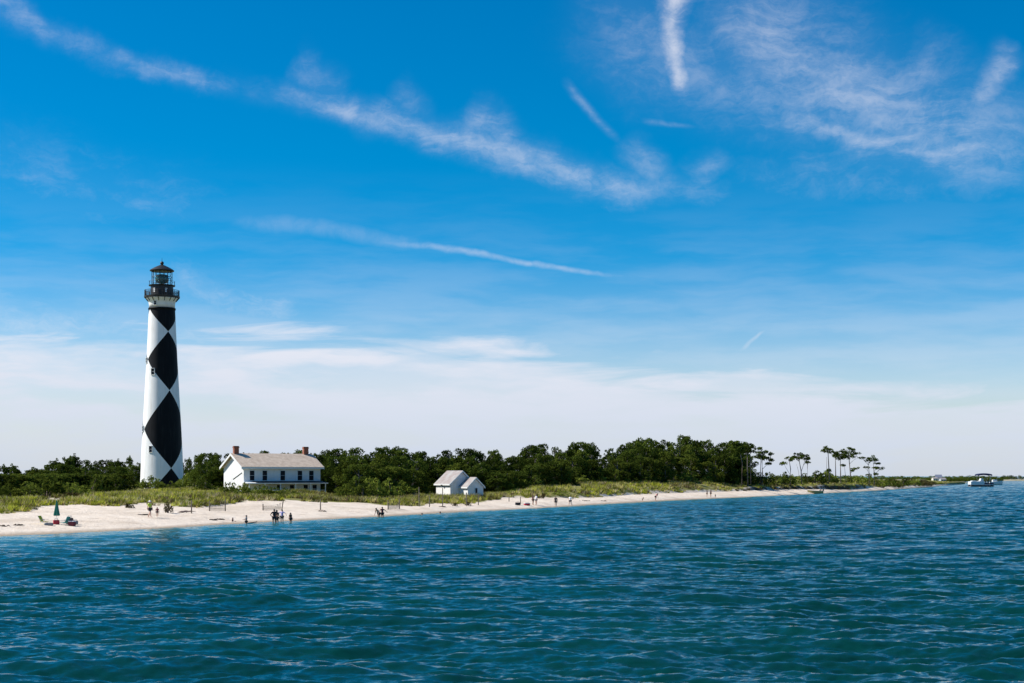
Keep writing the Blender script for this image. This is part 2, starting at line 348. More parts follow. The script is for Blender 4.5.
def Ysee(px, py):
    """depth at which the ground in column px is seen at row py"""
    Y0 = float(Yshore(px)); Ys = np.linspace(Y0 - 4, Y0 + 90, 1200); pp = HY + F * (CH - land(np.full(1200, px), Ys)) / Ys
    k = np.argmax(pp <= py); return float(Ys[k])
def GS(px, py): return G(px, Ysee(px, py))

us = np.concatenate([np.linspace(-1500, -60, 140), np.linspace(-58, 965, 900)])
ss = np.concatenate([[-60, -30, -15, -8, -4, -2, -1, -0.5], np.linspace(0, 4, 14)[:-1], np.linspace(4, 60, 110)[:-1], np.linspace(60, 150, 60)[:-1], np.linspace(150, 1100, 60)])
UU, SS = np.meshgrid(us, ss); YY = Yshore(UU) + SS; XX = (UU - HX) * YY / F; ZZ = land(UU, YY)
ZZ = np.where(SS < 0, np.maximum(0.06 * SS, -3), ZZ)
nr, nc = UU.shape; vv = np.stack([XX.ravel(), YY.ravel(), ZZ.ravel()], 1)
idx = np.arange(nr * nc).reshape(nr, nc); ff = np.stack([idx[:-1, :-1], idx[:-1, 1:], idx[1:, 1:], idx[1:, :-1]], -1).reshape(-1, 4)
edge_n = 6 * (nz2(XX / 3.5, YY / 5.0) - 0.5) + 2.5 * (nz2(XX / 1.1, YY / 1.6) - 0.5)
veg = np.clip((SS - sveg(UU) + edge_n - 0.5) / 2.0, 0, 1)
bare = (UU < 520) * np.clip((nz2(XX / 11 + 9, YY / 19) - 0.74) * 9, 0, 1) * np.clip((75 - SS) / 20, 0, 1); veg = veg * (1 - 0.8 * bare)
wet = np.clip(1.15 - SS / (2.2 + 2.5 * nz2(XX / 9, SS * 0)), 0, 1)
scp = np.clip((UU - 740) / 15, 0, 1) * np.clip((868 - UU) / 12, 0, 1) * np.clip((SS - sveg(UU) + edge_n * .5 + 1.5) / 1.0, 0, 1) * np.clip((sveg(UU) + 4.0 - SS) / 1.5, 0, 1) * np.clip((nz2(XX / 2.1, YY / 3.0) - .18) * 6, 0, 1)
cols = np.stack([veg.ravel(), wet.ravel(), scp.ravel(), np.ones(veg.size)], 1)
mg = bpy.data.materials.new('sand_and_dune_soil'); mg.use_nodes = True; t = mg.node_tree; b = t.nodes['Principled BSDF']; b.inputs['Roughness'].default_value = 0.95; b.inputs['Specular IOR Level'].default_value = 0.1
def tn(t, ty, **k):
    n = t.nodes.new(ty)
    for a, v in k.items(): setattr(n, a, v)
    return n
def tnoise(t, vec, sc, de=5, ro=0.6):
    n = tn(t, 'ShaderNodeTexNoise'); n.inputs['Scale'].default_value = sc; n.inputs['Detail'].default_value = de; n.inputs['Roughness'].default_value = ro; t.links.new(vec, n.inputs['Vector']); return n.outputs[0]
def tramp(t, f, stops):
    r = tn(t, 'ShaderNodeValToRGB'); e = r.color_ramp.elements
    while len(e) < len(stops): e.new(0.5)
    for q, (p_, c) in zip(e, stops): q.position = p_; q.color = (*c, 1)
    t.links.new(f, r.inputs[0]); return r.outputs[0]
def tmix(t, f, a, b_):
    m = tn(t, 'ShaderNodeMix', data_type='RGBA'); t.links.new(f, m.inputs[0])
    for i, v in ((6, a), (7, b_)):
        if isinstance(v, tuple): m.inputs[i].default_value = (*v, 1)
        else: t.links.new(v, m.inputs[i])
    return m.outputs[2]
geo = tn(t, 'ShaderNodeNewGeometry'); vc = tn(t, 'ShaderNodeVertexColor'); vc.layer_name = 'tint'; sp = tn(t, 'ShaderNodeSeparateColor'); t.links.new(vc.outputs[0], sp.inputs[0])
sand = tramp(t, tnoise(t, geo.outputs['Position'], 0.45, 7, 0.65), [(0.30, (0.56, 0.455, 0.355)), (0.46, (0.72, 0.61, 0.49)), (0.7, (0.78, 0.675, 0.56))])
soil = tramp(t, tnoise(t, geo.outputs['Position'], 0.5, 6), [(0.3, (0.09, 0.095, 0.022)), (0.55, (0.20, 0.19, 0.05)), (0.72, (0.42, 0.36, 0.22))])
sand = tmix(t, tramp(t, tnoise(t, geo.outputs['Position'], 0.11, 6, 0.7), [(0.45, (0, 0, 0)), (0.72, (.75, .75, .75))]), sand, (0.50, 0.40, 0.30)); c1 = tmix(t, sp.outputs[0], sand, soil); c2 = tmix(t, sp.outputs[1], c1, (0.36, 0.28, 0.20)); c3 = tmix(t, sp.outputs[2], c2, (0.075, 0.048, 0.028))
t.links.new(c3, b.inputs['Base Color'])
bp = tn(t, 'ShaderNodeBump'); bp.inputs['Strength'].default_value = 0.9; bp.inputs['Distance'].default_value = 0.25; t.links.new(tnoise(t, geo.outputs['Position'], 1.3, 5, 0.7), bp.inputs['Height']); t.links.new(bp.outputs[0], b.inputs['Normal'])
land_o = link('beach_and_dunes', np_mesh('beach_and_dunes', vv, ff, [mg], smooth=True, cols=cols)); tag(land_o, kind='structure')

# ================================================================== the sea
rng = np.random.default_rng(7)
def ocean_tile(n, size, lam, wdir, hs_, spread=3.0, seed=1, cut=0.2):
    g = np.random.default_rng(seed); k1 = 2 * np.pi * np.fft.fftfreq(n, size / n); kx, ky = np.meshgrid(k1, k1); k = np.hypot(kx, ky); k[0, 0] = 1e-6
    kp = 2 * np.pi / lam; ct = (kx * math.cos(wdir) + ky * math.sin(wdir)) / k
    S = np.exp(-0.8 * (kp / k) ** 2) / k ** 3.6 * (0.02 + np.abs(ct) ** spread) * np.exp(-(k * cut) ** 2); S[0, 0] = 0
    A = np.sqrt(S) * (g.normal(size=(n, n)) + 1j * g.normal(size=(n, n)))
    h = np.fft.ifft2(A); sc_ = hs_ / 4 / h.real.std(); h = h.real * sc_
    dx = (np.fft.ifft2(-1j * kx / k * A)).real * sc_; dy = (np.fft.ifft2(-1j * ky / k * A)).real * sc_
    return h, dx, dy, size
def sample(tile, X, Y):
    h, dx, dy, size = tile; n = h.shape[0]; fx = (X / size * n) % n; fy = (Y / size * n) % n
    i = fx.astype(int) % n; j = fy.astype(int) % n; a = fx - np.floor(fx); b_ = fy - np.floor(fy); i1 = (i + 1) % n; j1 = (j + 1) % n
    f = lambda q: (q[j, i] * (1 - a) + q[j, i1] * a) * (1 - b_) + (q[j1, i] * (1 - a) + q[j1, i1] * a) * b_
    return f(h), f(dx), f(dy)
TC = ocean_tile(256, 113.0, 8.5, R(84), 0.30, 8.0, 9, 0.3)
TA = ocean_tile(512, 71.0, 4.2, R(82), 0.27, 7.0, 3, 0.10)
TB = ocean_tile(512, 27.3, 1.5, R(97), 0.15, 4.0, 5, 0.03)
yr = [5.0]
while yr[-1] < 120: y = yr[-1]; yr.append(y + (0.8 if y < 26 else (0.13 if y < 70 else 0.13 + (y - 70) * 0.006)))
while yr[-1] < 20000: yr.append(yr[-1] + max(0.43, yr[-1] * 0.0028) if yr[-1] < 1300 else yr[-1] * (1.01 if yr[-1] < 2200 else 1.2))
yr = np.array(yr); uc = np.concatenate([np.linspace(-4200, -100, 160), np.linspace(-98, 1122, 610), np.linspace(1124, 5200, 160)])
UU, YY = np.meshgrid(uc, yr); XX = (UU - HX) * YY / F
ha, ax, ay = sample(TA, XX * 0.9 + YY * 0.2 + 11, YY); hb, bx, by_ = sample(TB, XX, YY + XX * 0.15)
# long patches where the breeze stands the chop up or lets it lie down
gust = 0.55 + 0.6 * nz2(XX / 17, YY / 8 + 3) + 0.35 * nz2(XX / 47, YY / 31)
ka = np.interp(YY, [0, 150, 500, 1200, 2500], [1, 1, .9, .5, .3]) * gust; kb = np.clip((115 - YY) / 65, 0.0, 1) * gust
near = np.where(UU < 975, np.clip((Yshore(np.clip(UU, -1500, 965)) - YY) / 18, 0.06, 1), 1); ka = ka * near; kb = kb * near
hc, _a, _b = sample(TC, XX * .95 - YY * .1, YY); ZZ = ha * ka + hb * kb + hc * near * np.interp(YY, [0, 600, 2000], [1, .8, .3]); XX2 = XX + 0.5 * (ax * ka + bx * kb); YY2 = YY + 0.5 * (ay * ka + by_ * kb)
nr, nc = UU.shape; vv = np.stack([XX2.ravel(), YY2.ravel(), ZZ.ravel()], 1)
idx = np.arange(nr * nc).reshape(nr, nc); ff = np.stack([idx[:-1, :-1], idx[:-1, 1:], idx[1:, 1:], idx[1:, :-1]], -1).reshape(-1, 4)
shal = np.exp(-np.clip(Yshore(np.clip(UU, -1500, 965)) - YY, 0, None) / (4.0 + 0.10 * YY)) * np.clip((1000 - UU) / 60, 0, 1)
far = np.clip((YY - 50) / 100, 0, 1)
cols = np.stack([shal.ravel(), far.ravel(), np.zeros(shal.size), np.ones(shal.size)], 1)
mw = bpy.data.materials.new('sea_water'); mw.use_nodes = True; t = mw.node_tree; b = t.nodes['Principled BSDF']
b.inputs['Roughness'].default_value = 0.12; b.inputs['IOR'].default_value = 1.33
geo = tn(t, 'ShaderNodeNewGeometry'); vc = tn(t, 'ShaderNodeVertexColor'); vc.layer_name = 'tint'; sp = tn(t, 'ShaderNodeSeparateColor'); t.links.new(vc.outputs[0], sp.inputs[0])
deep = tramp(t, tnoise(t, geo.outputs['Position'], 0.06, 4), [(0.3, (0.0006, 0.025, 0.021)), (0.7, (0.0012, 0.046, 0.039))])
t.links.new(tmix(t, sp.outputs[0], deep, (0.055, 0.21, 0.22)), b.inputs['Base Color'])
def tmath(t, op, a, b_=None, c=None):
    n = tn(t, 'ShaderNodeMath', operation=op)
    for i, v in enumerate((a, b_, c)):
        if v is None: continue
        if isinstance(v, (int, float)): n.inputs[i].default_value = v
        else: t.links.new(v, n.inputs[i])
    return n.outputs[0]
mp = tn(t, 'ShaderNodeMapping'); mp.inputs['Scale'].default_value = (0.55, 1.0, 1.0); mp.inputs['Rotation'].default_value = (0, 0, R(8)); t.links.new(geo.outputs['Position'], mp.inputs[0])
def tvec(t, op, a, b_=None, s_=None):
    n = tn(t, 'ShaderNodeVectorMath', operation=op)
    for i, v in enumerate((a, b_)):
        if v is None: continue
        if isinstance(v, tuple): n.inputs[i].default_value = v
        else: t.links.new(v, n.inputs[i])
    if s_ is not None:
        if isinstance(s_, (int, float)): n.inputs['Scale'].default_value = s_
        else: t.links.new(s_, n.inputs['Scale'])
    return n.outputs[0]
def ripple(sc, de, amp):
    n = tn(t, 'ShaderNodeTexNoise'); n.inputs['Scale'].default_value = sc; n.inputs['Detail'].default_value = de; n.inputs['Roughness'].default_value = 0.62; t.links.new(mp.outputs[0], n.inputs['Vector'])
    return tvec(t, 'SCALE', tvec(t, 'MULTIPLY', tvec(t, 'SUBTRACT', n.outputs[1], (0.5, 0.5, 0.5)), (0.40, 1.15, 0.0)), None, amp)
# ripples too small for the mesh tilt the surface directly
tilt = tvec(t, 'ADD', ripple(5.0, 5, 0.62), ripple(1.3, 3, tmath(t, 'MULTIPLY_ADD', sp.outputs[1], 0.55, 0.26)))
nn = tvec(t, 'NORMALIZE', tvec(t, 'ADD', geo.outputs['Normal'], tilt)); t.links.new(nn, b.inputs['Normal'])
sea = link('sea', np_mesh('sea', vv, ff, [mw], smooth=True, cols=cols)); tag(sea, kind='structure')

# ================================================================== lighthouse
def lighthouse():
    Y = 332.0; sc_ = F / Y; base = P(162, Y, z=float(land(162, Y)) - 0.3); T = empty('lighthouse', base)
    tag(T, 'tall round lighthouse painted in black and white diamonds with a black iron lantern on top', 'lighthouse')
    zz = lambda py: CH - (py - HY) / sc_ - base.z
    prof = [(492, 21.8), (478, 21.0), (455, 20.2), (430, 19.0), (400, 17.3), (360, 15.1), (332, 13.8), (310, 12.9)]
    pz = np.array([zz(p) for p, _ in prof]); pr = np.array([r / sc_ for _, r in prof])
    rr = lambda z: float(np.interp(z, pz, pr))
    knots = [(zz(494), 62.0), (zz(468.2), 0.0), (zz(429.5), 90.0), (zz(391), 0.0), (zz(360), 90.0), (zz(332.4), 0.0), (zz(310), 90.0)]
    vd = math.atan2(base.x, base.y)           # bearing of the tower seen from the boat
    axis = -math.pi / 2 - vd + R(25.5)          # the diamonds' axis, turned to the right of the viewer
    NB, NWs, NR = 20, 20, 14; verts = []; faces = []; mid = []
    rows = []
    for (z0, w0), (z1, w1) in zip(knots, knots[1:]):
        for k in range(NR + (1 if z1 == knots[-1][0] else 0)): f = k / NR; rows.append((z0 + (z1 - z0) * f, w0 + (w1 - w0) * f))
    for z, w in rows:
        w = R(w); r = rr(z)
        for sgn in (0, 1):
            c = axis + sgn * math.pi
            for k in range(NB): a = c - w + 2 * w * k / NB; verts.append((r * math.cos(a), r * math.sin(a), z))
            for k in range(NWs): a = c + w + (math.pi - 2 * w) * k / NWs; verts.append((r * math.cos(a), r * math.sin(a), z))
    n = 2 * (NB + NWs)
    for i in range(len(rows) - 1):
        for k in range(n):
            faces.append((i * n + k, i * n + (k + 1) % n, (i + 1) * n + (k + 1) % n, (i + 1) * n + k)); mid.append(0 if (k % (NB + NWs)) < NB else 1)
    me = np_mesh('tower', verts, faces, [M['black'], M['white']], mid, True)
    me.validate(); link('tower', me, T)
    r0 = rr(zz(310)); z0 = zz(310)
    m = MB(); m.lathe([(r0 - .3, z0 - .02), (r0 + .12, z0), (r0 + .14, z0 + .35), (r0, z0 + .42)], 48); m.build('belt_course', M['black'], T, True)
    m = MB(); m.lathe([(r0 - .05, z0 + .40), (r0 - .03, z0 + 1.2), (r0 + .1, z0 + 1.8), (r0 + .5, z0 + 2.35), (3.55, zz(298.3))], 48); m.build('neck', M['white'], T, True)
    zg = zz(298.3)
    m = MB(); m.lathe([(3.5, zg - .02), (3.85, zg + .05), (3.9, zg + .42), (3.6, zg + .47)], 48); m.build('gallery_deck', M['iron'], T, False)
    for k in range(16):
        m = MB(); a = k * math.pi / 8; m.tube([(3.05 * math.cos(a), 3.05 * math.sin(a), zg - .75), (3.7 * math.cos(a), 3.7 * math.sin(a), zg)], .07, 5); m.build('gallery_bracket', M['iron'], T)
    m = MB(); 
    for h in (.45, .85, 1.25): m.tube([(3.75 * math.cos(a * math.pi / 24), 3.75 * math.sin(a * math.pi / 24), zg + .45 + h) for a in range(49)], .035, 5, False)
    for k in range(48): a = k * math.pi / 24; m.tube([(3.75 * math.cos(a), 3.75 * math.sin(a), zg + .4), (3.75 * math.cos(a), 3.75 * math.sin(a), zg + 1.74)], .045 if k % 4 else .08, 5)
    m.build('gallery_railing', M['rustiron'], T)
    m = MB(); m.lathe([(2.45, zg + .4), (2.45, zg + 2.6), (2.55, zg + 2.65), (2.85, zg + 2.7), (2.9, zg + 2.85), (2.3, zg + 2.9)], 32); wr = m.build('watch_room', M['iron'], T)
    for a in (R(-120), R(-55), R(20), R(150)):
        w = MB(); w.box((2.46 * math.cos(a), 2.46 * math.sin(a), zg + 1.6), (.08, .5, .9), rz=a); w.build('window', M['trim'], wr)
    zl = zz(286)
    m = MB(); 
    m.tube([(2.8 * math.cos(a * math.pi / 20), 2.8 * math.sin(a * math.pi / 20), zl + 1.0) for a in range(41)], .035, 5, False)
    for k in range(12): a = k * math.pi / 6; m.tube([(2.8 * math.cos(a), 2.8 * math.sin(a), zl - .1), (2.8 * math.cos(a), 2.8 * math.sin(a), zl + 1.03)], .035, 5)
    m.build('lantern_railing', M['iron'], T)
    zr = zz(271.2)
    lant = MB(); lant.lathe([(2.18, zl), (2.18, zr)], 16).build('lantern_glazing', M['glass'], T)
    m = MB()
    for k in range(16): a = k * math.pi / 8; m.tube([(2.22 * math.cos(a), 2.22 * math.sin(a), zl - .05), (2.22 * math.cos(a), 2.22 * math.sin(a), zr)], .055, 5)
    for z in (zl + .1, (zl + zr) / 2 + .3, zr - .08): m.tube([(2.22 * math.cos(a * math.pi / 20), 2.22 * math.sin(a * math.pi / 20), z) for a in range(41)], .06, 5, False)
    m.build('lantern_frame', M['iron'], T)
    m = MB(); m.lathe([(.25, zl - .1), (.25, zl + .5), (1.25, zl + .7), (1.5, zl + 1.5), (1.25, zl + 2.4), (.3, zl + 2.6)], 16); m.build('lens', M['lens'], T, True)
    m = MB(); m.lathe([(2.62, zr - .02), (2.66, zr + .16), (2.3, zr + .42), (1.55, zr + .85), (.8, zr + 1.2), (.3, zr + 1.42)], 32); rf = m.build('lantern_roof', M['iron'], T)
    m = MB(); m.lathe([(.26, zr + 1.4), (.3, zr + 1.5), (.42, zr + 1.75), (.36, zr + 2.0), (.15, zr + 2.15)], 16); m.build('vent_ball', M['iron'], rf, True)
    m = MB(); m.tube([(0, 0, zr + 2.1), (0, 0, zr + 3.0)], [.06, .02], 6); m.build('lightning_rod', M['iron'], rf)
    # windows with small hoods
    def win(px, py, h=1.25, w_=.62):
        z = zz(py); r = rr(z) if z < zg - 3 else r0; s_ = max(-1, min(1, (px - 162) / sc_ / r)); a = -math.pi / 2 - vd + math.asin(s_)
        q = Vector((math.cos(a), math.sin(a), 0)) * r; m = MB(); m.box(q + Vector((0, 0, z)), (.16, w_, h), rz=a); wn = m.build('window', M['shade'], T)
        m = MB(); m.box(q * (1 + .08 / r) + Vector((0, 0, z + h / 2 + .05)), (.3, w_ + .16, .08), rz=a); m.box(q * (1 + .06 / r) + Vector((0, 0, z - h / 2 - .06)), (.26, w_ + .24, .1), rz=a)
        m.box(q * (1 + .09 / r) + Vector((0, 0, z)), (.05, w_, .04), rz=a)
        sd = Vector((-math.sin(a), math.cos(a), 0)) * (w_ / 2 + .03)
        for g_ in (-1, 1): m.box(q * (1 + .07 / r) + sd * g_ + Vector((0, 0, z)), (.2, .07, h + .1), rz=a)
        m.build('window_frame', M['trim'], wn)
    win(155.6, 303.6, 1.1, .6); win(153.4, 372.5, 1.3, .8); win(151.3, 449.5, 1.3, .75)
    win(147.4, 361, 1.1, .7); win(144.0, 429, 1.1, .7)
lighthouse()

# ================================================================== houses
def facing(px, extra):      # a heading: local -Y looks 'extra' to the right of the boat
    return math.atan2(-(px - HX) / F, 1) * -1 * -1 + R(extra)
def keepers_house():
    Y = 250.0; th = R(34); c = P(243.7, Y, z=1.75); T = empty('keepers_house', c, th)
    tag(T, 'white two storey house with brown shingle roof, two brick chimneys and a front porch', 'house')
    Lh, D, He, Hr = 14.2, 8.3, 4.85, 6.95
    me = MB().prism([(0, 0), (D, 0), (D, He), (D / 2, Hr - .12), (0, He)], 0, Lh, 'x').build('wall', M['siding'], T)
    m = MB(); ov, tk = .45, .16; sl_ = (Hr - He) / (D / 2)
    for sgn in (0, 1):
        a, b_ = (-ov, He - ov * sl_), (D / 2, Hr)
        if sgn: a = (D + ov, a[1])
        m.prism([(a[0], a[1]), (b_[0], b_[1]), (b_[0], b_[1] + tk), (a[0], a[1] + tk)], -.55, Lh + .45, 'x')
    rf = m.build('roof', M['roof'], T)
    m = MB()
    for x in (-.60, Lh + .46):
        for sgn in (0, 1):
            a, b_ = (-ov - .03, He - ov * sl_), (D / 2, Hr)
            if sgn: a = (D + ov + .03, a[1])
            m.prism([(a[0], a[1] - .26), (b_[0], b_[1] - .26), (b_[0], b_[1] + .13), (a[0], a[1] + .13)], x, x + .045, 'x')
    m.box((Lh / 2 - .05, -ov - .03, He - ov * sl_ - .04), (Lh + 1.0, .05, .26))
    m.build('fascia', M['trim'], rf)
    m = MB(); m.box((Lh / 2, -.05, He - .30), (Lh + .02, .08, .22)); m.build('frieze_board', M['trim'], T)
    for x in (.42, Lh - .8):
        ch = MB(); ch.box((x, D / 2, Hr + .38), (.86, .6, 2.0)); ch.box((x, D / 2, Hr + 1.16), (1.0, .74, .16)); ch.box((x, D / 2, Hr + 1.31), (.86, .6, .14)); ch.build('chimney', M['brick'], rf)
    for fx in (.104, .267, .499, .724, .876):
        x = fx * Lh; w = MB(); w.box((x, -.02, 3.33), (.86, .07, 1.62)); wn = w.build('window', M['shade'], T)
        w = MB()
        for dx in (-.46, .46): w.box((x + dx, -.05, 3.33), (.08, .09, 1.78))
        w.box((x, -.05, 4.19), (1.0, .09, .09)); w.box((x, -.06, 2.47), (1.08, .12, .08)); w.box((x, -.058, 3.35), (.84, .02, .035)); w.build('window_frame', M['trim'], wn)
    for fx in (.45, .62, .80, .92):
        x = fx * Lh; w = MB(); w.box((x, -.02, 1.05), (.8, .07, 1.35)); wn = w.build('window', M['shade'], T)
        w = MB(); [w.box((x + dx, -.05, 1.06), (.08, .09, 1.5)) for dx in (-.43, .43)]; w.box((x, -.05, 1.77), (.94, .09, .08)); w.box((x, -.06, .35), (1.0, .12, .07)); w.box((x, -.058, 1.05), (.8, .04, .05)); w.build('window_frame', M['trim'], wn)
    d = MB(); d.box((.24 * Lh, -.02, 1.0), (1.0, .07, 2.0)); d.build('door', M['trim'], T)
    # porch
    pr = MB(); pr.prism([(-2.25, 1.96), (0.0, 2.22), (0.0, 2.30), (-2.25, 2.08)], -.3, Lh + .35, 'x'); pf = pr.build('porch_roof', M['trim'], T)
    fl = MB(); fl.prism([(-2.2, 2.09), (-.02, 2.33), (-.02, 2.40), (-2.2, 2.12)], 1.5, Lh + .1, 'x'); fl.build('porch_roofing', M['darkroof'], pf)
    f = MB(); f.box((Lh / 2, -1.1, .05), (Lh, 2.2, .16)); f.build('porch_floor', M['trim'], T)
    for k in range(6):
        p = MB(); p.box((.1 + k * (Lh - .2) / 5, -2.1, 1.05), (.13, .13, 1.9), bev=.01); p.box((.1 + k * (Lh - .2) / 5, -2.1, 1.9), (.22, .22, .12)); p.build('porch_post', M['trim'], T)
    m = MB(); m.box((Lh / 2, -2.1, .85), (Lh - .2, .06, .07)); m.box((Lh / 2, -2.1, .3), (Lh - .2, .05, .06)); m.build('porch_rail', M['trim'], T)
    m = MB(); m.tube([(-.05, D * .52, He - 2.15), (-.05, D * .08, He - 1.05)], .05, 6); m.build('sloping_bar', M['darkroof'], T)  # thin dark bar sloping up across the gable wall towards the front
    return T
keepers_house()
def shed():
    th = R(33); T = empty('outbuilding', P(450.3, 250, z=1.55), th)
    tag(T, 'small white wooden outbuilding with worn shingle roof and a lower gabled wing in front', 'shed')
    def block(W_, L_, He, Hr, ox, oy, wn, rn, ov=.28):
        MB().prism([(ox, 0), (ox + W_, 0), (ox + W_, He), (ox + W_ / 2, Hr - .1), (ox, He)], oy, oy + L_, 'y').build(wn, M['siding'], T)
        m = MB(); s_ = (Hr - He) / (W_ / 2)
        for g in (0, 1):
            a, b_ = (ox - ov if not g else ox + W_ + ov, He - ov * s_), (ox + W_ / 2, Hr)
            m.prism([a, b_, (b_[0], b_[1] + .12), (a[0], a[1] + .12)], oy - ov, oy + L_ + (ov if wn == 'wall' else -.02), 'y')
        r_ = m.build(rn, M['roof2'], T); m = MB()
        for g in (0, 1):
            a, b_ = (ox - ov - .02 if not g else ox + W_ + ov + .02, He - ov * s_), (ox + W_ / 2, Hr)
            m.prism([(a[0], a[1] - .14), (b_[0], b_[1] - .14), (b_[0], b_[1] + .09), (a[0], a[1] + .09)], oy - ov - .05, oy - ov - .003, 'y')
            m.box((a[0], oy + L_ / 2, a[1] + .0), (.05, L_ + 2 * ov, .24))
        m.build('fascia', M['trim'], r_)
    block(4.55, 4.7, 2.25, 4.25, 0, 0, 'wall', 'roof')
    block(3.0, 2.75, 1.75, 3.15, 1.75, -2.75, 'wing_wall', 'wing_roof', .25)
    w = MB(); w.box((3.35, -2.77, 1.0), (.42, .08, .85)); wn = w.build('window', M['shade'], T)
    w = MB()
    for dx in (-.24, .24): w.box((3.35 + dx, -2.80, 1.0), (.06, .09, .95))
    w.box((3.35, -2.80, 1.47), (.56, .1, .06)); w.box((3.35, -2.80, .54), (.6, .12, .06)); w.build('window_frame', M['trim'], wn)
    m = MB(); m.tube([(-.05, 2.2, 1.9), (-.4, 2.2, 1.9)], .04, 6); m.box((-.35, 2.2, 1.95), (.3, .3, .1)); m.build('wall_lamp', M['darkroof'], T)
shed()

# ================================================================== vegetation
def leaves(cent, rads, per, size, g, up=0.35):
    """many small leaf sprays scattered on and in flattened clumps"""
    V = []
    for (c, r) in zip(cent, rads):
        n = int(per * (r[0] * r[1] * r[2]) ** (2 / 3)) + 8
        d = g.normal(size=(n, 3)); d /= np.linalg.norm(d, axis=1)[:, None]; d[:, 2] = np.where((d[:, 2] < -0.3) & (g.random(n) < up), -d[:, 2], d[:, 2])
        rr_ = 0.55 + 0.5 * g.random(n) ** 0.7
        p = np.array(c) + d * rr_[:, None] * np.array(r)
        sz = size * (0.55 + 0.9 * g.random(n)); a = g.normal(size=(n, 3)) + d * 0.9; a /= np.linalg.norm(a, axis=1)[:, None]
        b_ = np.cross(a, g.normal(size=(n, 3))); b_ /= np.linalg.norm(b_, axis=1)[:, None]; e = np.cross(a, b_)
        q = np.stack([p - b_ * sz[:, None], p - e * sz[:, None] * 0.45, p + b_ * sz[:, None], p + e * sz[:, None] * 0.45], 1); V.append(q.reshape(-1, 3))
    V = np.concatenate(V); return V, np.arange(len(V)).reshape(-1, 4)
def trunk_mb(paths):
    m = MB()
    for pts, rads in paths: m.tube(pts, rads, 7)
    return m
def wood_tree(seed, style, leafmat, barkmat):
    g = np.random.default_rng(seed); rd = random.Random(seed); cs, rs = [], []; paths = []
    lean = Vector((rd.uniform(-.8, .8), rd.uniform(-.8, .8), 0))
    tr = [Vector((0, 0, -.4)), Vector((0, 0, 2)) + lean * .15, Vector((0, 0, 5)) + lean * .5, Vector((0, 0, 8.3)) + lean]
    paths.append((tr, [.26, .22, .16, .06]))
    if style == 'bushy':
        for k in range(40):
            z = rd.uniform(.8, 8.8); R_ = 3.1 * math.sqrt(max(.08, 1 - ((z - 4.2) / 5.3) ** 2)); a = rd.uniform(0, 6.28); q = R_ * math.sqrt(rd.uniform(.15, 1))
            cs.append((q * math.cos(a) + lean.x * z / 9, q * math.sin(a) + lean.y * z / 9, z)); s_ = rd.uniform(.7, 1.25); rs.append((s_ * .95, s_ * .95, s_ * rd.uniform(.8, 1.1)))
        for k in range(5):
            cs.append((rd.uniform(-1.3, 1.3) + lean.x, rd.uniform(-1.3, 1.3) + lean.y, rd.uniform(8.4, 9.4))); s_ = rd.uniform(.5, .9); rs.append((s_, s_, s_ * .8))
    elif style == 'spiky':
        for k in range(34):
            z = rd.uniform(1.2, 9.2); R_ = 2.5 * (1 - z / 11.5) + .3; a = rd.uniform(0, 6.28); q = R_ * math.sqrt(rd.uniform(.2, 1))
            cs.append((q * math.cos(a), q * math.sin(a), z)); s_ = rd.uniform(.55, 1.0); rs.append((s_, s_, s_ * .65))
        cs.append((lean.x, lean.y, 9.5)); rs.append((.35, .35, .6))
    elif style == 'ragged':
        for q_ in range(4):
            a0 = rd.uniform(0, 6.28); d0 = rd.uniform(.3, 1.9); zt = rd.uniform(7.2, 9.6); lx, ly = d0 * math.cos(a0), d0 * math.sin(a0)
            for k in range(11):
                z = 1.5 + (zt - 1.5) * (k + rd.random()) / 11; w_ = .35 + 1.5 * (1 - z / (zt + .8)) ** .7; a = rd.uniform(0, 6.28); q = w_ * math.sqrt(rd.random())
                cs.append((lx * (.4 + .6 * z / zt) + q * math.cos(a), ly * (.4 + .6 * z / zt) + q * math.sin(a), z)); s_ = rd.uniform(.45, .95) * (1.1 - .45 * z / zt); rs.append((s_, s_, s_ * rd.uniform(.65, 1.0)))
    else:   # open pine: bare lower trunk, layered crown
        for k in range(26):
            z = rd.uniform(4.3, 9.2); R_ = 2.7 * math.sqrt(max(.1, 1 - ((z - 7) / 3.3) ** 2)); a = rd.uniform(0, 6.28); q = R_ * math.sqrt(rd.uniform(.1, 1))
            cs.append((q * math.cos(a) + lean.x * z / 9, q * math.sin(a) + lean.y * z / 9, z)); s_ = rd.uniform(.7, 1.25); rs.append((s_ * .9, s_ * .9, s_ * .75))
    for k in range(0, len(cs), 3):
        c = Vector(cs[k]); z0 = max(1.0, c.z - rd.uniform(.8, 2.2)); f = z0 / 8.3
        st_ = Vector((lean.x * f, lean.y * f, z0)); paths.append(([st_, (st_ + c) / 2 + Vector((0, 0, .15)), c], [.09, .06, .025]))
    V, Fc = leaves(cs, rs, 125, .225, g)
    return np_mesh('crown', V, Fc, [leafmat]), trunk_mb(paths), barkmat
def tree_object(name, proto, loc, rz, sx, sz, label, group, cat='tree'):
    T = empty(name, loc, rz); T.scale = (sx, sx, sz)
    t_, c_ = proto
    for nm, me in (('trunk', t_), ('crown', c_)): link(nm, me, T)
    tag(T, label, cat, group); return T
PROTO = {}
def mk(key, *a):
    cm, tm, bm_ = wood_tree(*a); o = tm.build('trunk', bm_, None); me = o.data; bpy.data.objects.remove(o); PROTO.setdefault(key, []).append((me, cm))
for s_ in range(6): mk('bushy', 100 + s_, 'bushy', M['oak'], M['greybark'])
for s_ in range(4): mk('pine', 200 + s_, 'open', M['pine'], M['greybark'])
for s_ in range(3): mk('dense', 300 + s_, 'bushy', M['pine'], M['greybark'])
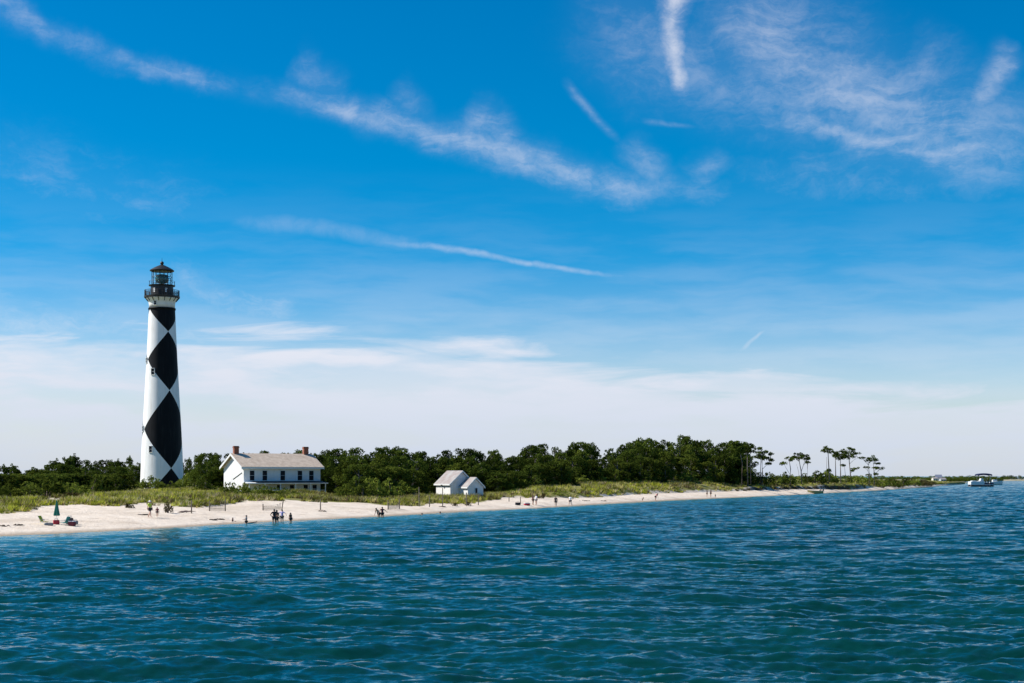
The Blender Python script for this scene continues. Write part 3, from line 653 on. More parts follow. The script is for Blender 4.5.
for s_ in range(5): mk('ragged', 500 + s_, 'ragged', M['pine'], M['greybark'])
for s_ in range(2): mk('spiky', 400 + s_, 'spiky', M['pine'], M['greybark'])
SKY = np.array([(-200, 468), (-30, 468), (0, 466.5), (20, 463), (34, 466), (45, 459), (52, 461), (60, 456), (75, 455), (85, 458), (95, 461), (110, 459), (130, 457), (150, 457), (170, 460), (185, 456), (200, 453), (215, 451), (230, 452), (245, 452), (262, 452.5), (280, 453), (292, 450),
    (300, 449), (330, 449), (345, 446.5), (360, 448), (380, 446), (395, 447.5), (410, 449), (425, 451), (435, 452), (441, 456), (450, 450), (460, 447), (472, 444.5), (480, 448), (490, 450), (500, 450.5), (510, 455), (520, 452), (530, 447), (540, 444.5), (550, 445),
    (560, 443.5), (575, 440.5), (583, 441), (590, 443), (598, 452), (606, 447), (620, 442.5), (635, 441), (645, 436.5), (655, 438), (662, 435.5), (680, 436), (690, 438), (700, 441), (712, 439.5), (725, 438.5), (738, 442), (748, 446), (756, 460)])
SECT = [(-999, 0, 'beyond the left edge'), (0, 40, 'at the far left end'), (40, 100, 'behind the green umbrella'), (100, 145, 'just left of the lighthouse'), (145, 185, 'directly behind the lighthouse'), (185, 232, 'between lighthouse and house'),
    (232, 325, 'behind the white house'), (325, 380, 'right of the white house'), (380, 435, 'left of the outbuilding'), (435, 485, 'behind the outbuilding'), (485, 540, 'right of the outbuilding'),
    (540, 600, 'left of the treeline dip'), (600, 660, 'right of the treeline dip'), (660, 715, 'at its tallest stretch'), (715, 1200, 'at its right end')]
def sect(u): return next(n for a, b_, n in SECT if a <= u < b_)
rd = random.Random(11)
def Ywood(u): return float(Yshore(u)) + float(np.interp(u, [-200, 0, 120, 300, 345, 420, 500, 600, 700, 760], [75, 80, 95, 110, 60, 55, 60, 68, 62, 44]))
NT = 0
ORD = 'first second third fourth fifth sixth seventh eighth ninth tenth eleventh twelfth thirteenth fourteenth fifteenth sixteenth seventeenth eighteenth nineteenth twentieth twenty-first twenty-second twenty-third twenty-fourth twenty-fifth twenty-sixth twenty-seventh twenty-eighth twenty-ninth thirtieth thirty-first thirty-second thirty-third thirty-fourth thirty-fifth thirty-sixth thirty-seventh thirty-eighth'.split()
CNT = {}
def numbered(look, where):
    k = (look, where); CNT[k] = CNT.get(k, 0) + 1; return f'{ORD[min(37, CNT[k] - 1)]} {look} from the left, {where}'
for row, (off, step, dsky) in enumerate(((0, 8.0, 13), (12, 8.5, 6), (26, 6.6, 0.5))):
    u = -70.0 + row * 3
    while u < 752:
        if row == 2 and u > 745: break
        uu = u + rd.uniform(-2.2, 2.2); Yt = Ywood(uu) + off + rd.uniform(-4, 4)
        if 125 < uu < 200 and Yt < 352: Yt = 352 + rd.uniform(0, 8) + off * .3     # clear of the tower
        if 205 < uu < 350 and Yt < 285: Yt = 285 + off + rd.uniform(0, 6)
        if 415 < uu < 494 and Yt < 278: Yt = 278 + off * .8 + rd.uniform(0, 5)
        if row == 0 and 120 < uu < 205: u += step; continue
        gp = G(uu, Yt); top = float(np.interp(uu, SKY[:, 0], SKY[:, 1])) + dsky + (rd.uniform(0, 9) if row == 0 else (rd.uniform(-.5, 4) if row == 1 else rd.choice((rd.uniform(-3.2, 0), rd.uniform(-.5, 3)))))
        H = (CH - (top - HY) * Yt / F) - gp.z; H = max(3.2, H)
        kind = 'bushy' if row == 0 else rd.choice(['bushy', 'dense', 'dense', 'pine'] + (['pine', 'pine', 'dense'] if uu > 600 else []) + (['spiky'] if uu < 200 else []))
        if row == 0: kind = rd.choice(['bushy', 'bushy', 'dense'])
        if row == 2 and rd.random() < .3: kind = 'spiky' if uu < 250 else 'pine'
        if kind in ('dense', 'bushy') and row and rd.random() < (.5 if row == 1 else .8): kind = 'ragged'
        pr = rd.choice(PROTO[kind]); szz = H / 9.9; sxx = max(.62, min(1.35, szz * rd.uniform(.8, 1.15)))
        if row == 0: sxx = max(sxx, .8)
        if row == 2: sxx = max(.6, szz * rd.uniform(.75, 1.0))
        rn = ('front rank', 'middle rank', 'skyline rank')[row]; look = {'bushy': 'bushy tree', 'dense': 'dark dense tree', 'pine': 'open pine', 'ragged': 'ragged topped tree', 'spiky': 'pointed tree'}[kind]
        lab = numbered(look, f'{rn}, {sect(uu)}')
        nm = {'bushy': 'broadleaf_tree', 'dense': 'evergreen_tree', 'pine': 'pine_tree', 'ragged': 'evergreen_tree', 'spiky': 'evergreen_tree'}[kind]
        tree_object(nm, pr, gp - Vector((0, 0, .1)), rd.uniform(0, 6.28), sxx, szz, lab, f'{look}s of the wood, {sect(uu)}')
        NT += 1; u += step * rd.uniform(.85, 1.15)

# lone pines at the right end of the wood
def lone(base, Y, trunks, clumps, label, seed, name='pine_tree'):
    g = np.random.default_rng(seed); rdd = random.Random(seed); Y = float(Yshore(base)) + (36 if base < 860 else 26); b0 = G(base, Y); T = empty(name, b0); tag(T, label, 'tree')
    q = lambda px, py, dy=0.0: P(px, Y, py) + Vector((0, dy, 0)) - b0
    paths = []; tops = []
    for tk in trunks:
        pts = [q(*p) for p in tk[0]]; pts[0].z = min(pts[0].z, -.2) if tk[1] > .12 else pts[0].z
        n = len(pts); paths.append((pts, [tk[1] * (1 - .55 * i / (n - 1)) for i in range(n)])); tops.append(pts)
    cs, rs = [], []
    for (px, py, rx, ry) in clumps:
        c = q(px, py, rdd.uniform(-1, 1) * rx * Y / F * .45); r = (rx * Y / F, rx * Y / F * .9, ry * Y / F)
        rx *= 1.08; ry *= 1.3; n = max(6, int(rx * ry / 1.15)); 
        for k in range(n):
            a = rdd.uniform(0, 6.28); w = math.sqrt(rdd.random()); cs.append((c.x + r[0] * w * math.cos(a) * 1.1, c.y + r[1] * w * math.sin(a) * 1.1, c.z + r[2] * (rdd.uniform(-.95, .95) * math.sqrt(1.02 - w * w) + rdd.uniform(-.25, .25))))
            s_ = rdd.uniform(.22, .62); rs.append((s_ * 1.2, s_ * 1.2, s_ * rdd.uniform(.5, .9)))
        s0 = min((p for tt in tops for p in tt[1:]), key=lambda p: (p - c).length + (3 if p.z > c.z else 0))
        paths.append(([s0, (s0 + c) / 2 + Vector((0, 0, -.12)), c], [.075, .055, .03]))
        for k in range(3): e = c + Vector((rdd.uniform(-.8, .8) * r[0], rdd.uniform(-.8, .8) * r[1], rdd.uniform(-.3, .5) * r[2])); paths.append((((s0 + c) / 2, e), [.035, .015]))
    trunk_mb(paths).build('trunk', M['greybark'], T, True)
    V, Fc = leaves(cs, rs, 110, .22, g); link('crown', np_mesh('crown', V, Fc, [M['pine']]), T); return T
k1 = lambda x, y: (780 + x / 8.53, 430 + y / 8.53); k7 = lambda x, y: (670 + x / 7.31, 420 + y / 7.31)
C1 = lambda L_: [(*k1(a, b_), c / 8.53, d / 8.53) for a, b_, c, d in L_]; C7 = lambda L_: [(*k7(a, b_), c / 7.31, d / 7.31) for a, b_, c, d in L_]
T1 = lambda L_, r: ([k1(a, b_) for a, b_ in L_], r); T7 = lambda L_, r: ([k7(a, b_) for a, b_ in L_], r)
lone(747.6, 385, [T7([(568, 470), (566, 350), (565, 240)], .2), T7([(590, 470), (588, 330), (585, 250)], .12)], C7([(575, 205, 48, 30), (548, 190, 28, 18), (600, 230, 28, 14), (545, 235, 30, 14)]), 'round headed pine with sky showing under its crown, at the end of the wood', 501)
lone(741, 380, [T7([(523, 470), (528, 320), (515, 240)], .18)], C7([(495, 215, 45, 42), (470, 170, 35, 25), (510, 180, 30, 25)]), 'dense pine leaning over the last gap at the right end of the wood', 502)
lone(762.3, 392, [T7([(675, 470), (676, 390), (672, 300), (680, 250)], .2), T7([(662, 470), (662, 370), (664, 290)], .14), T7([(675, 360), (710, 325), (735, 300)], .07)],
     C7([(660, 210, 16, 8), (700, 236, 20, 8), (640, 268, 28, 16), (688, 270, 38, 20), (733, 296, 24, 9), (735, 250, 14, 6), (712, 318, 26, 9), (655, 240, 20, 8)]), 'ragged pine with tiered branches standing just clear of the wood', 503)
lone(790, 428, [T1([(88, 440), (90, 330), (80, 270)], .17), T1([(85, 380), (50, 320), (35, 290)], .06)], C1([(68, 245, 27, 15), (38, 286, 22, 9), (100, 252, 24, 12)]), 'small flat topped pine, first left in the open grove', 504)
lone(801.5, 430, [T1([(185, 440), (180, 350), (165, 270)], .2), T1([(183, 350), (200, 300), (215, 240)], .08), T1([(160, 440), (160, 360), (140, 290)], .07)], C1([(165, 232, 52, 22), (212, 215, 24, 14), (152, 205, 26, 10), (232, 248, 18, 12), (125, 235, 22, 12)]), 'wide crowned pine with forked trunk in the left pair of the grove', 505)
lone(807.8, 433, [T1([(235, 440), (234, 330), (240, 260)], .09)], C1([(240, 242, 16, 12), (235, 275, 10, 6)]), 'thin young pine with a tiny tuft of crown', 506)
lone(829, 436, [T1([(424, 470), (420, 380), (414, 280), (410, 195)], .24), T1([(398, 440), (398, 330), (398, 230)], .09)], C1([(405, 166, 44, 22), (436, 186, 28, 10), (374, 182, 22, 9), (405, 150, 30, 12), (415, 340, 18, 14)]), 'tallest lone pine with a flat cap of foliage on a bare trunk', 507)
lone(835.6, 437, [T1([(476, 470), (474, 340), (472, 235)], .2)], C1([(475, 215, 24, 24), (470, 190, 20, 12)]), 'slim bare trunked pine between the tallest pine and the broad crowned one', 508)
lone(840.4, 438, [T1([(518, 470), (516, 350), (516, 250)], .22), T1([(565, 460), (556, 370), (550, 310)], .09)], C1([(520, 208, 56, 34), (548, 188, 32, 22), (496, 240, 36, 20), (560, 225, 30, 24), (540, 300, 18, 9)]), 'broad crowned pine with the densest green head in the grove', 509)
lone(851, 440, [T1([(606, 490), (600, 370), (590, 260), (600, 200)], .23), T1([(593, 290), (630, 255), (665, 240)], .06)], C1([(612, 200, 42, 22), (648, 200, 26, 10), (588, 158, 15, 8), (622, 165, 18, 8), (642, 328, 30, 12), (600, 232, 34, 15), (620, 345, 20, 8)]), 'windblown pine with a long side branch reaching right', 510)
lone(869.5, 445, [T1([(768, 470), (762, 380), (756, 300)], .13)], C1([(740, 242, 22, 10), (700, 234, 24, 9), (762, 262, 28, 18), (740, 320, 22, 9), (765, 382, 18, 16)]), 'gappy small pine with tufts down its trunk near the end of the grove', 511)
lone(874, 446, [T1([(806, 500), (802, 380), (796, 290)], .16)], C1([(794, 240, 30, 20), (830, 285, 20, 9), (864, 325, 25, 15), (818, 256, 20, 8), (812, 326, 20, 7), (815, 375, 14, 7)]), 'last pine on the right, its lower limbs drooping to one side', 512)

# shrubs
def shrub_proto(seed, lm, flat=.7):
    g = np.random.default_rng(seed); rdd = random.Random(seed); cs, rs = [], []
    for k in range(16): a = rdd.uniform(0, 6.28); q = math.sqrt(rdd.random()); cs.append((q * math.cos(a) * .95, q * math.sin(a) * .95, rdd.uniform(.15, 1.35 * (1.1 - .55 * q)) * flat)); s_ = rdd.uniform(.22, .42); rs.append((s_, s_, s_ * .8))
    V, Fc = leaves(cs, rs, 190, .12, g); cm = np_mesh('foliage', V, Fc, [lm]); m = MB()
    for k in range(7): c = cs[k]; m.tube([(0, 0, -.15), (c[0] * .5, c[1] * .5, c[2] * .6), c], [.05, .035, .015], 5)
    o = m.build('stem', M['bark'], None); me = o.data; bpy.data.objects.remove(o); return (me, cm)
SP = [shrub_proto(600 + i, M['shrub'], 1.0) for i in range(4)] + [shrub_proto(620 + i, M['oak'], 1.0) for i in range(3)] + [shrub_proto(640 + i, M['dryshrub'], .8) for i in range(3)]
def shrub(px, Y, w, h, kind, label, group=None):
    if group: label = numbered(*label.split('|'))
    """w, h in metres"""
    pr = SP[{'g': rd.randrange(4), 'd': 4 + rd.randrange(3), 'b': 7 + rd.randrange(3)}[kind]]
    T = empty('shrub', G(px, Y) - Vector((0, 0, .05)), rd.uniform(0, 6.28)); T.scale = (w / 2.3, w / 2.3, h / 1.15)
    link('stem', pr[0], T); link('foliage', pr[1], T); tag(T, label, 'shrub', group)
def hpx(px, Y, top): return max(.5, CH - (top - HY) * Y / F - float(land(px, Y)))
for px, Y, top, w in ((141, 318, 480, 4.5), (149, 316, 476.5, 4.2), (156, 312, 480, 3.6), (163, 312, 484, 3), (171, 314, 482, 3.2), (179, 316, 481, 3.4), (185, 318, 479, 4), (192, 320, 472, 5)):
    shrub(px, Y, w, hpx(px, Y, top), 'g', 'leafy green shrub|crowding the foot of the lighthouse', 'shrubs round the foot of the lighthouse')
for px, Y, top, w, k in ((229, 225, 483, 2.6, 'd'), (235, 224, 484.5, 2.6, 'g'), (242, 226, 484, 3, 'g'), (249, 223, 486, 2.8, 'd'), (257, 221, 486.5, 3, 'g'), (266, 220, 486.5, 3, 'd'), (274, 219, 487.5, 3, 'd'), (283, 218, 489, 3, 'd'), (290, 217, 490.5, 2.6, 'g'), (297, 216, 493, 2.2, 'g')):
    shrub(px, Y, w, hpx(px, Y, top), k, ('dark' if k == 'd' else 'light') + ' green shrub|below the front of the white house', ('dark' if k == 'd' else 'light') + ' green shrubs below the white house')
u = -40
while u < 758:       # undergrowth along the foot of the wood
    Yt = Ywood(u) - (rd.uniform(8, 16) if u < 490 else rd.uniform(1, 6)); ok = not (118 < u < 205 or 212 < u < 335 or 408 < u < 492)
    if ok: shrub(u + rd.uniform(-2, 2), Yt, rd.uniform(3.2, 5.2), rd.uniform(1.6, 3.2), rd.choice('gdd'), 'low bush|foot of the wood, ' + sect(u), 'bushes at the foot of the wood, ' + sect(u))
    u += rd.uniform(8, 13)
for px, Y, top, w, k in [(a_, float(Yshore(a_)) + 38 + (i_ % 3) * 3, c_, d_, e_) for i_, (a_, _y, c_, d_, e_) in enumerate(((762, 395, 474, 4, 'd'), (767, 400, 473.5, 5, 'd'), (771, 402, 474.5, 5, 'd'), (776, 410, 476.5, 4, 'g'), (783, 415, 475.5, 4.5, 'd'), (786, 418, 473.5, 4.5, 'd'), (793, 420, 476, 4, 'g'), (798, 424, 477, 4, 'g'),
                         (808, 428, 474.5, 6, 'd'), (814, 430, 471.5, 7, 'd'), (820, 432, 474, 6, 'd'), (827, 436, 472, 7, 'g'), (833, 438, 476, 5, 'g'), (839, 440, 477, 5, 'd'), (846, 444, 476.5, 5, 'd'), (853, 448, 477, 6, 'g'), (860, 450, 476.5, 6, 'g'), (867, 452, 478, 6, 'g'), (876, 458, 480, 6, 'g')))]:
    shrub(px, Y, w, hpx(px, Y, top), k, ('dark' if k == 'd' else 'pale') + ' rounded bush|among the lone pines', ('dark' if k == 'd' else 'pale') + ' bushes among the lone pines')
for px, top, w, k in ((883, 480.5, 6, 'g'), (890, 478.6, 6, 'd'), (894, 479.5, 6, 'd'), (899, 480, 5, 'b'), (903, 478.6, 6, 'd'), (908, 479.2, 6, 'd'), (914, 479.6, 7, 'g'), (919, 480.4, 5, 'g'), (924, 480.0, 7, 'b'), (928, 481.0, 5, 'b'), (935, 482.2, 6, 'd'), (941, 482.5, 6, 'd')):
    Y = float(Yshore(px)) + 12 + rd.uniform(0, 6); shrub(px, Y, w, hpx(px, Y, top), k, {'g': 'pale green', 'd': 'dark green', 'b': 'brownish'}[k] + ' bush|on the far sandy point', {'g': 'pale', 'd': 'dark', 'b': 'brown'}[k] + ' bushes on the far sandy point')
u = 737
while u < 868:      # roots and dead brush hanging over the eroded bank
    Y = float(Yshore(u)) + float(sveg(u)) + rd.uniform(-1.2, 1.0); shrub(u, Y, rd.uniform(.9, 2.0), rd.uniform(.3, .75), 'b', 'dark tangled brush|over the eroded bank', 'brush along the eroded sand bank')
    u += rd.uniform(3.2, 8.5)
for px, py, w, h, k, l in ((168, 513, 1.3, 1.25, 'b', 'brown scrubby bush alone on the sand right of the child'), (541, 498.5, 1.9, 1.3, 'b', 'grey brown bush at the top of the sand behind the pair of beachgoers'), (130, 508, 1.2, .8, 'b', 'small brown bush at the dune edge left of the walker'),
                        (468, 505.5, 1.4, .7, 'b', 'low brown bush at the sand edge below the outbuilding'), (455, 506, 1.2, .6, 'b', 'low dead bush left of the fence post below the outbuilding'), (67, 499, 3.2, 1.2, 'b', 'greyish bush in the dune grass behind the dark beach chair'), (561, 496.0, 3.2, .9, 'g', 'bright green low bush at the top of the sand above the dark bather'), (416, 505.5, 1.4, .5, 'b', 'flat brown bush beside a fence post on the sand')):
    Y = Ysee(px, py); shrub(px, Y, w, h, k, l)

# dune grass: nobody could count it
def grass():
    g = np.random.default_rng(21); n = 74000; u = g.uniform(-160, 950, n); s = g.random(n) ** 0.85 * 95; Ys = Yshore(u); sv = sveg(u)
    Y = Ys + sv - 3.5 + s; X = (u - HX) * Y / F; e = 6 * (nz2(X / 3.5, Y / 5.0) - 0.5) + 2.5 * (nz2(X / 1.1, Y / 1.6) - 0.5)
    inl = (Y - Ys) - sv + e; dens = nz2(X / 4.2 + 3, Y / 6.0); keep = (inl > 0.3) & (dens > 0.33 - 0.1 * (inl > 12)) & (Y < np.array([Ywood(q) for q in u]) + 6)
    bare_ = (u < 520) & (nz2(X / 11 + 9, Y / 19) > 0.80) & (inl < 70); keep &= ~bare_
    # more tufts close by, as in any view across a dune
    keep &= g.random(n) < np.clip(1.15 - (u - 100) / 1900, .5, 1)
    keep &= ~((u > 240) & (u < 330) & (Y > 240) & (Y < 262)); u, Y, X, inl, dens = u[keep], Y[keep], X[keep], inl[keep], dens[keep]
    z = land(u, Y); m = len(u); nb = 8
    hgt = np.interp(u, [0, 350, 500], [.72, .72, .85]) * (0.2 + 0.75 * nz2(X / 2.2, Y / 3) + .35 * g.random(m)) * np.clip(.55 + inl / 8, .5, 1.0); hgt = np.where(u > 730, hgt * .7, hgt)
    t_ = np.repeat(np.arange(m), nb); a = g.uniform(0, 2 * np.pi, m * nb); spread_ = g.random(m * nb)
    bx_ = X[t_] + np.cos(a) * .22 * spread_; by2 = Y[t_] + np.sin(a) * .22 * spread_; bz = z[t_] - .03
    h = hgt[t_] * (.55 + .6 * g.random(m * nb)); w = .045 + .045 * g.random(m * nb); lean_ = .15 + .55 * g.random(m * nb); wa = g.uniform(0, 2 * np.pi, m * nb)
    tip = np.stack([bx_ + np.cos(a) * h * lean_ + .12 * h, by2 + np.sin(a) * h * lean_, bz + h], 1)
    p0 = np.stack([bx_ - np.cos(wa) * w, by2 - np.sin(wa) * w, bz], 1); p1 = np.stack([bx_ + np.cos(wa) * w, by2 + np.sin(wa) * w, bz], 1)
    V = np.stack([p0, p1, tip], 1).reshape(-1, 3)
    pal = np.array([(0.42, 0.43, 0.045), (0.26, 0.28, 0.035), (0.52, 0.44, 0.16), (0.11, 0.12, 0.03), (0.54, 0.46, 0.28), (0.17, 0.125, 0.065)])
    zone = nz2(X / 8 + 2, Y / 11); pr = np.stack([.9 * zone, .5 + 0 * zone, .35 + 0 * zone, .9 * (1 - zone), .25 + 0 * zone, .7 * (1 - zone)], 1); pr = np.cumsum(pr / pr.sum(1)[:, None], 1)
    ci = (g.random(m)[:, None] > pr).sum(1); cc = pal[ci] * (.45 + .95 * nz2(X / 1.7, Y / 2.6) * g.uniform(.7, 1.3, m) + .1)[:, None]; cc = np.repeat(cc, nb * 3, 0)
    cols = np.concatenate([cc, np.ones((len(cc), 1))], 1)
    mm = bpy.data.materials.new('dune_grass'); mm.use_nodes = True; t = mm.node_tree; t.nodes.clear(); K = t.nodes.new; vc = K('ShaderNodeVertexColor'); vc.layer_name = 'tint'
    d = K('ShaderNodeBsdfDiffuse'); tr = K('ShaderNodeBsdfTranslucent'); mx = K('ShaderNodeMixShader'); mx.inputs[0].default_value = .35; o = K('ShaderNodeOutputMaterial')
    t.links.new(vc.outputs[0], d.inputs[0]); t.links.new(vc.outputs[0], tr.inputs[0]); t.links.new(d.outputs[0], mx.inputs[1]); t.links.new(tr.outputs[0], mx.inputs[2]); t.links.new(mx.outputs[0], o.inputs[0])
    ob = link('dune_grass', np_mesh('dune_grass', V, np.arange(len(V)).reshape(-1, 3), [mm], cols=cols)); tag(ob, 'yellow green dune grass covering the dunes above the sand', 'grass', kind='stuff')
grass()

# ================================================================== fences, posts, driftwood
def post(px, ytop, ybot, label, lean=0.0):
    b0 = GS(px, ybot); h = (ybot - ytop) * b0.y / F; m = MB(); m.tube([(0, 0, -.25), (lean * h * .5, 0, h * .5), (lean * h, 0, h)], [.075, .07, .06], 7)
    o = m.build('fence_post', M['postwood'], None); o.location = b0; tag(o, label, 'post'); return o
post(191.5, 500, 513.5, 'tall weathered post standing above the long piece of driftwood')
post(320.5, 499.5, 510, 'wooden post on the sand below the right end of the white house')
post(419, 487, 506.5, 'tallest bare post on the beach, left of the outbuilding')
post(429.5, 496, 507, 'short thick post between the tallest post and the outbuilding')
post(442.6, 488, 506, 'tall thin post in front of the outbuilding bright side wall')
post(466.5, 492.5, 506, 'dark post in front of the lower wing of the outbuilding')
post(478.4, 493, 505, 'post at the right corner of the outbuilding, nearest the water')
post(509, 495, 501.5, 'short post on the sand right of the outbuilding')
post(520.5, 497, 503, 'short post beside the dark beach bag')
def sand_fence(a, b_, ya0, ya1, yb0, yb1, label, leanb=0.0):
    A, B = GS(a, ya1), GS(b_, yb1); T = empty('sand_fence', A); tag(T, label, 'fence'); d = B - A
    ha_, hb_ = (ya1 - ya0) * A.y / F, (yb1 - yb0) * B.y / F
    m = MB(); m.tube([(0, 0, -.2), (0, 0, ha_)], [.07, .06], 7); m.build('post', M['postwood'], T)
    m = MB(); m.tube([d + Vector((0, 0, -.2)), d + Vector((leanb * hb_, 0, hb_))], [.07, .06], 7); m.build('post', M['postwood'], T)
    m = MB(); n = max(6, int(d.length / .16)); rr_ = random.Random(int(a))
    for k in range(1, n):
        f = k / n; q = d * f; h = (ha_ * (1 - f) + hb_ * f) * rr_.uniform(.62, .8) * (1 - .25 * math.sin(f * math.pi)); m.box(q + Vector((0, 0, h / 2 - .05)), (.035, .012, h), ry=rr_.uniform(-.06, .06))
    for zf in (.25, .65): m.tube([Vector((0, 0, ha_ * zf)), d * .5 + Vector((0, 0, (ha_ + hb_) / 2 * zf * .85)), d + Vector((0, 0, hb_ * zf))], .012, 4)
    m.build('slats', M['postwood'], T)
sand_fence(209.5, 225.3, 501, 511, 499, 511, 'sagging slat sand fence between two posts right of the driftwood')
sand_fence(263, 281.5, 504, 510.5, 500, 510, 'slat sand fence with one leaning post above the group of waders', .18)
sand_fence(388, 399.5, 500, 509.5, 499, 509, 'low slat sand fence on the beach behind the stooping bathers')
m = MB(); rr_ = random.Random(4)
for k in range(7): x0 = rr_.uniform(-.6, .5); m.tube([(x0 - .5, rr_.uniform(-.2, .2), .06), (x0, 0, .13 + rr_.uniform(0, .12)), (x0 + .6, rr_.uniform(-.2, .2), .08 + rr_.uniform(0, .15))], [.04, .055, .02], 6)
o = m.build('driftwood', M['driftwood'], None); o.location = GS(186.5, 513); tag(o, 'long low heap of bleached driftwood at the foot of the tall post', 'driftwood')
def weed(px, py, w, label, group=None):
    if group: label = numbered(label.split(' on the')[0], 'on the' + label.split(' on the')[1])
    g = np.random.default_rng(int(px * 10)); rdd = random.Random(int(px)); m = MB()
    for k in range(9): x = rdd.uniform(-.5, .5) * w; y_ = rdd.uniform(-.18, .18); m.tube([(x - .2, y_, .01), (x, y_ + rdd.uniform(-.1, .1), .05 + rdd.uniform(0, .07)), (x + .22, y_ + rdd.uniform(-.12, .12), .01)], [.03, .05, .02], 5)
    o = m.build('seaweed_clump', M['weed'], None); o.location = GS(px, py); o.rotation_euler = (0, 0, rdd.uniform(-.4, .4)); tag(o, label, 'seaweed', group)
for px, py, w in ((4, 526.5, .8), (18, 525.5, .9)): weed(px, py, w, 'dark seaweed clump on the sand left of the yellow chair', 'seaweed left of the yellow chair')
weed(143.3, 515.2, 1.1, 'dark seaweed clump on the sand at the heels of the walking adult')
for px, py, w in ((214, 520.3, .8), (220.5, 519.8, .9)): weed(px, py, w, 'dark seaweed on the beach left of the sitting child', 'seaweed left of the playing child')
weed(584, 501, 2.0, 'flat dark wrack line on the sand right of the white shirted bather')
weed(603.5, 501.2, .8, 'small dark seaweed clump alone on the sand mid beach')
weed(322, 511.5, .8, 'seaweed clump at the foot of the post below the house')
weed(443, 507, 1.0, 'seaweed clump beside the thin post before the outbuilding')

# ================================================================== people
SKINS = [plain('tanned_skin', (0.42, 0.22, 0.14)), plain('fair_skin', (0.58, 0.36, 0.27)), plain('brown_skin', (0.20, 0.10, 0.065))]
CLO = {k: plain(k + '_cloth', c, 0.8) for k, c in dict(black=(.012, .012, .015), navy=(.02, .03, .08), white=(.75, .75, .78), lime=(.42, .55, .05), red=(.42, .03, .05), lilac=(.42, .36, .60), grey=(.16, .18, .2), teal=(.03, .22, .20), brown=(.10, .05, .035), dkred=(.14, .02, .03), green=(.02, .20, .14), yellow=(.55, .5, .02), pink=(.6, .25, .3)).items()}
HAIR = plain('dark_hair', (0.03, 0.02, 0.014)); EYE = plain('dark_eye', (0.02, 0.02, 0.02), 0.2)
def skin_mesh(name, pts, edges, rads, matl, parent, sub=1):
    me = bpy.data.meshes.new(name); me.from_pydata([tuple(p) for p in pts], edges, []); me.materials.append(matl); o = link(name, me, parent)
    md = o.modifiers.new('skin', 'SKIN'); md.use_smooth_shade = True
    for i, r in enumerate(rads): me.skin_vertices[0].data[i].radius = (r[0], r[1]) if isinstance(r, tuple) else (r, r)
    me.skin_vertices[0].data[0].use_root = True
    o.modifiers.new('sub', 'SUBSURF').levels = sub; o.modifiers['sub'].render_levels = sub; return o
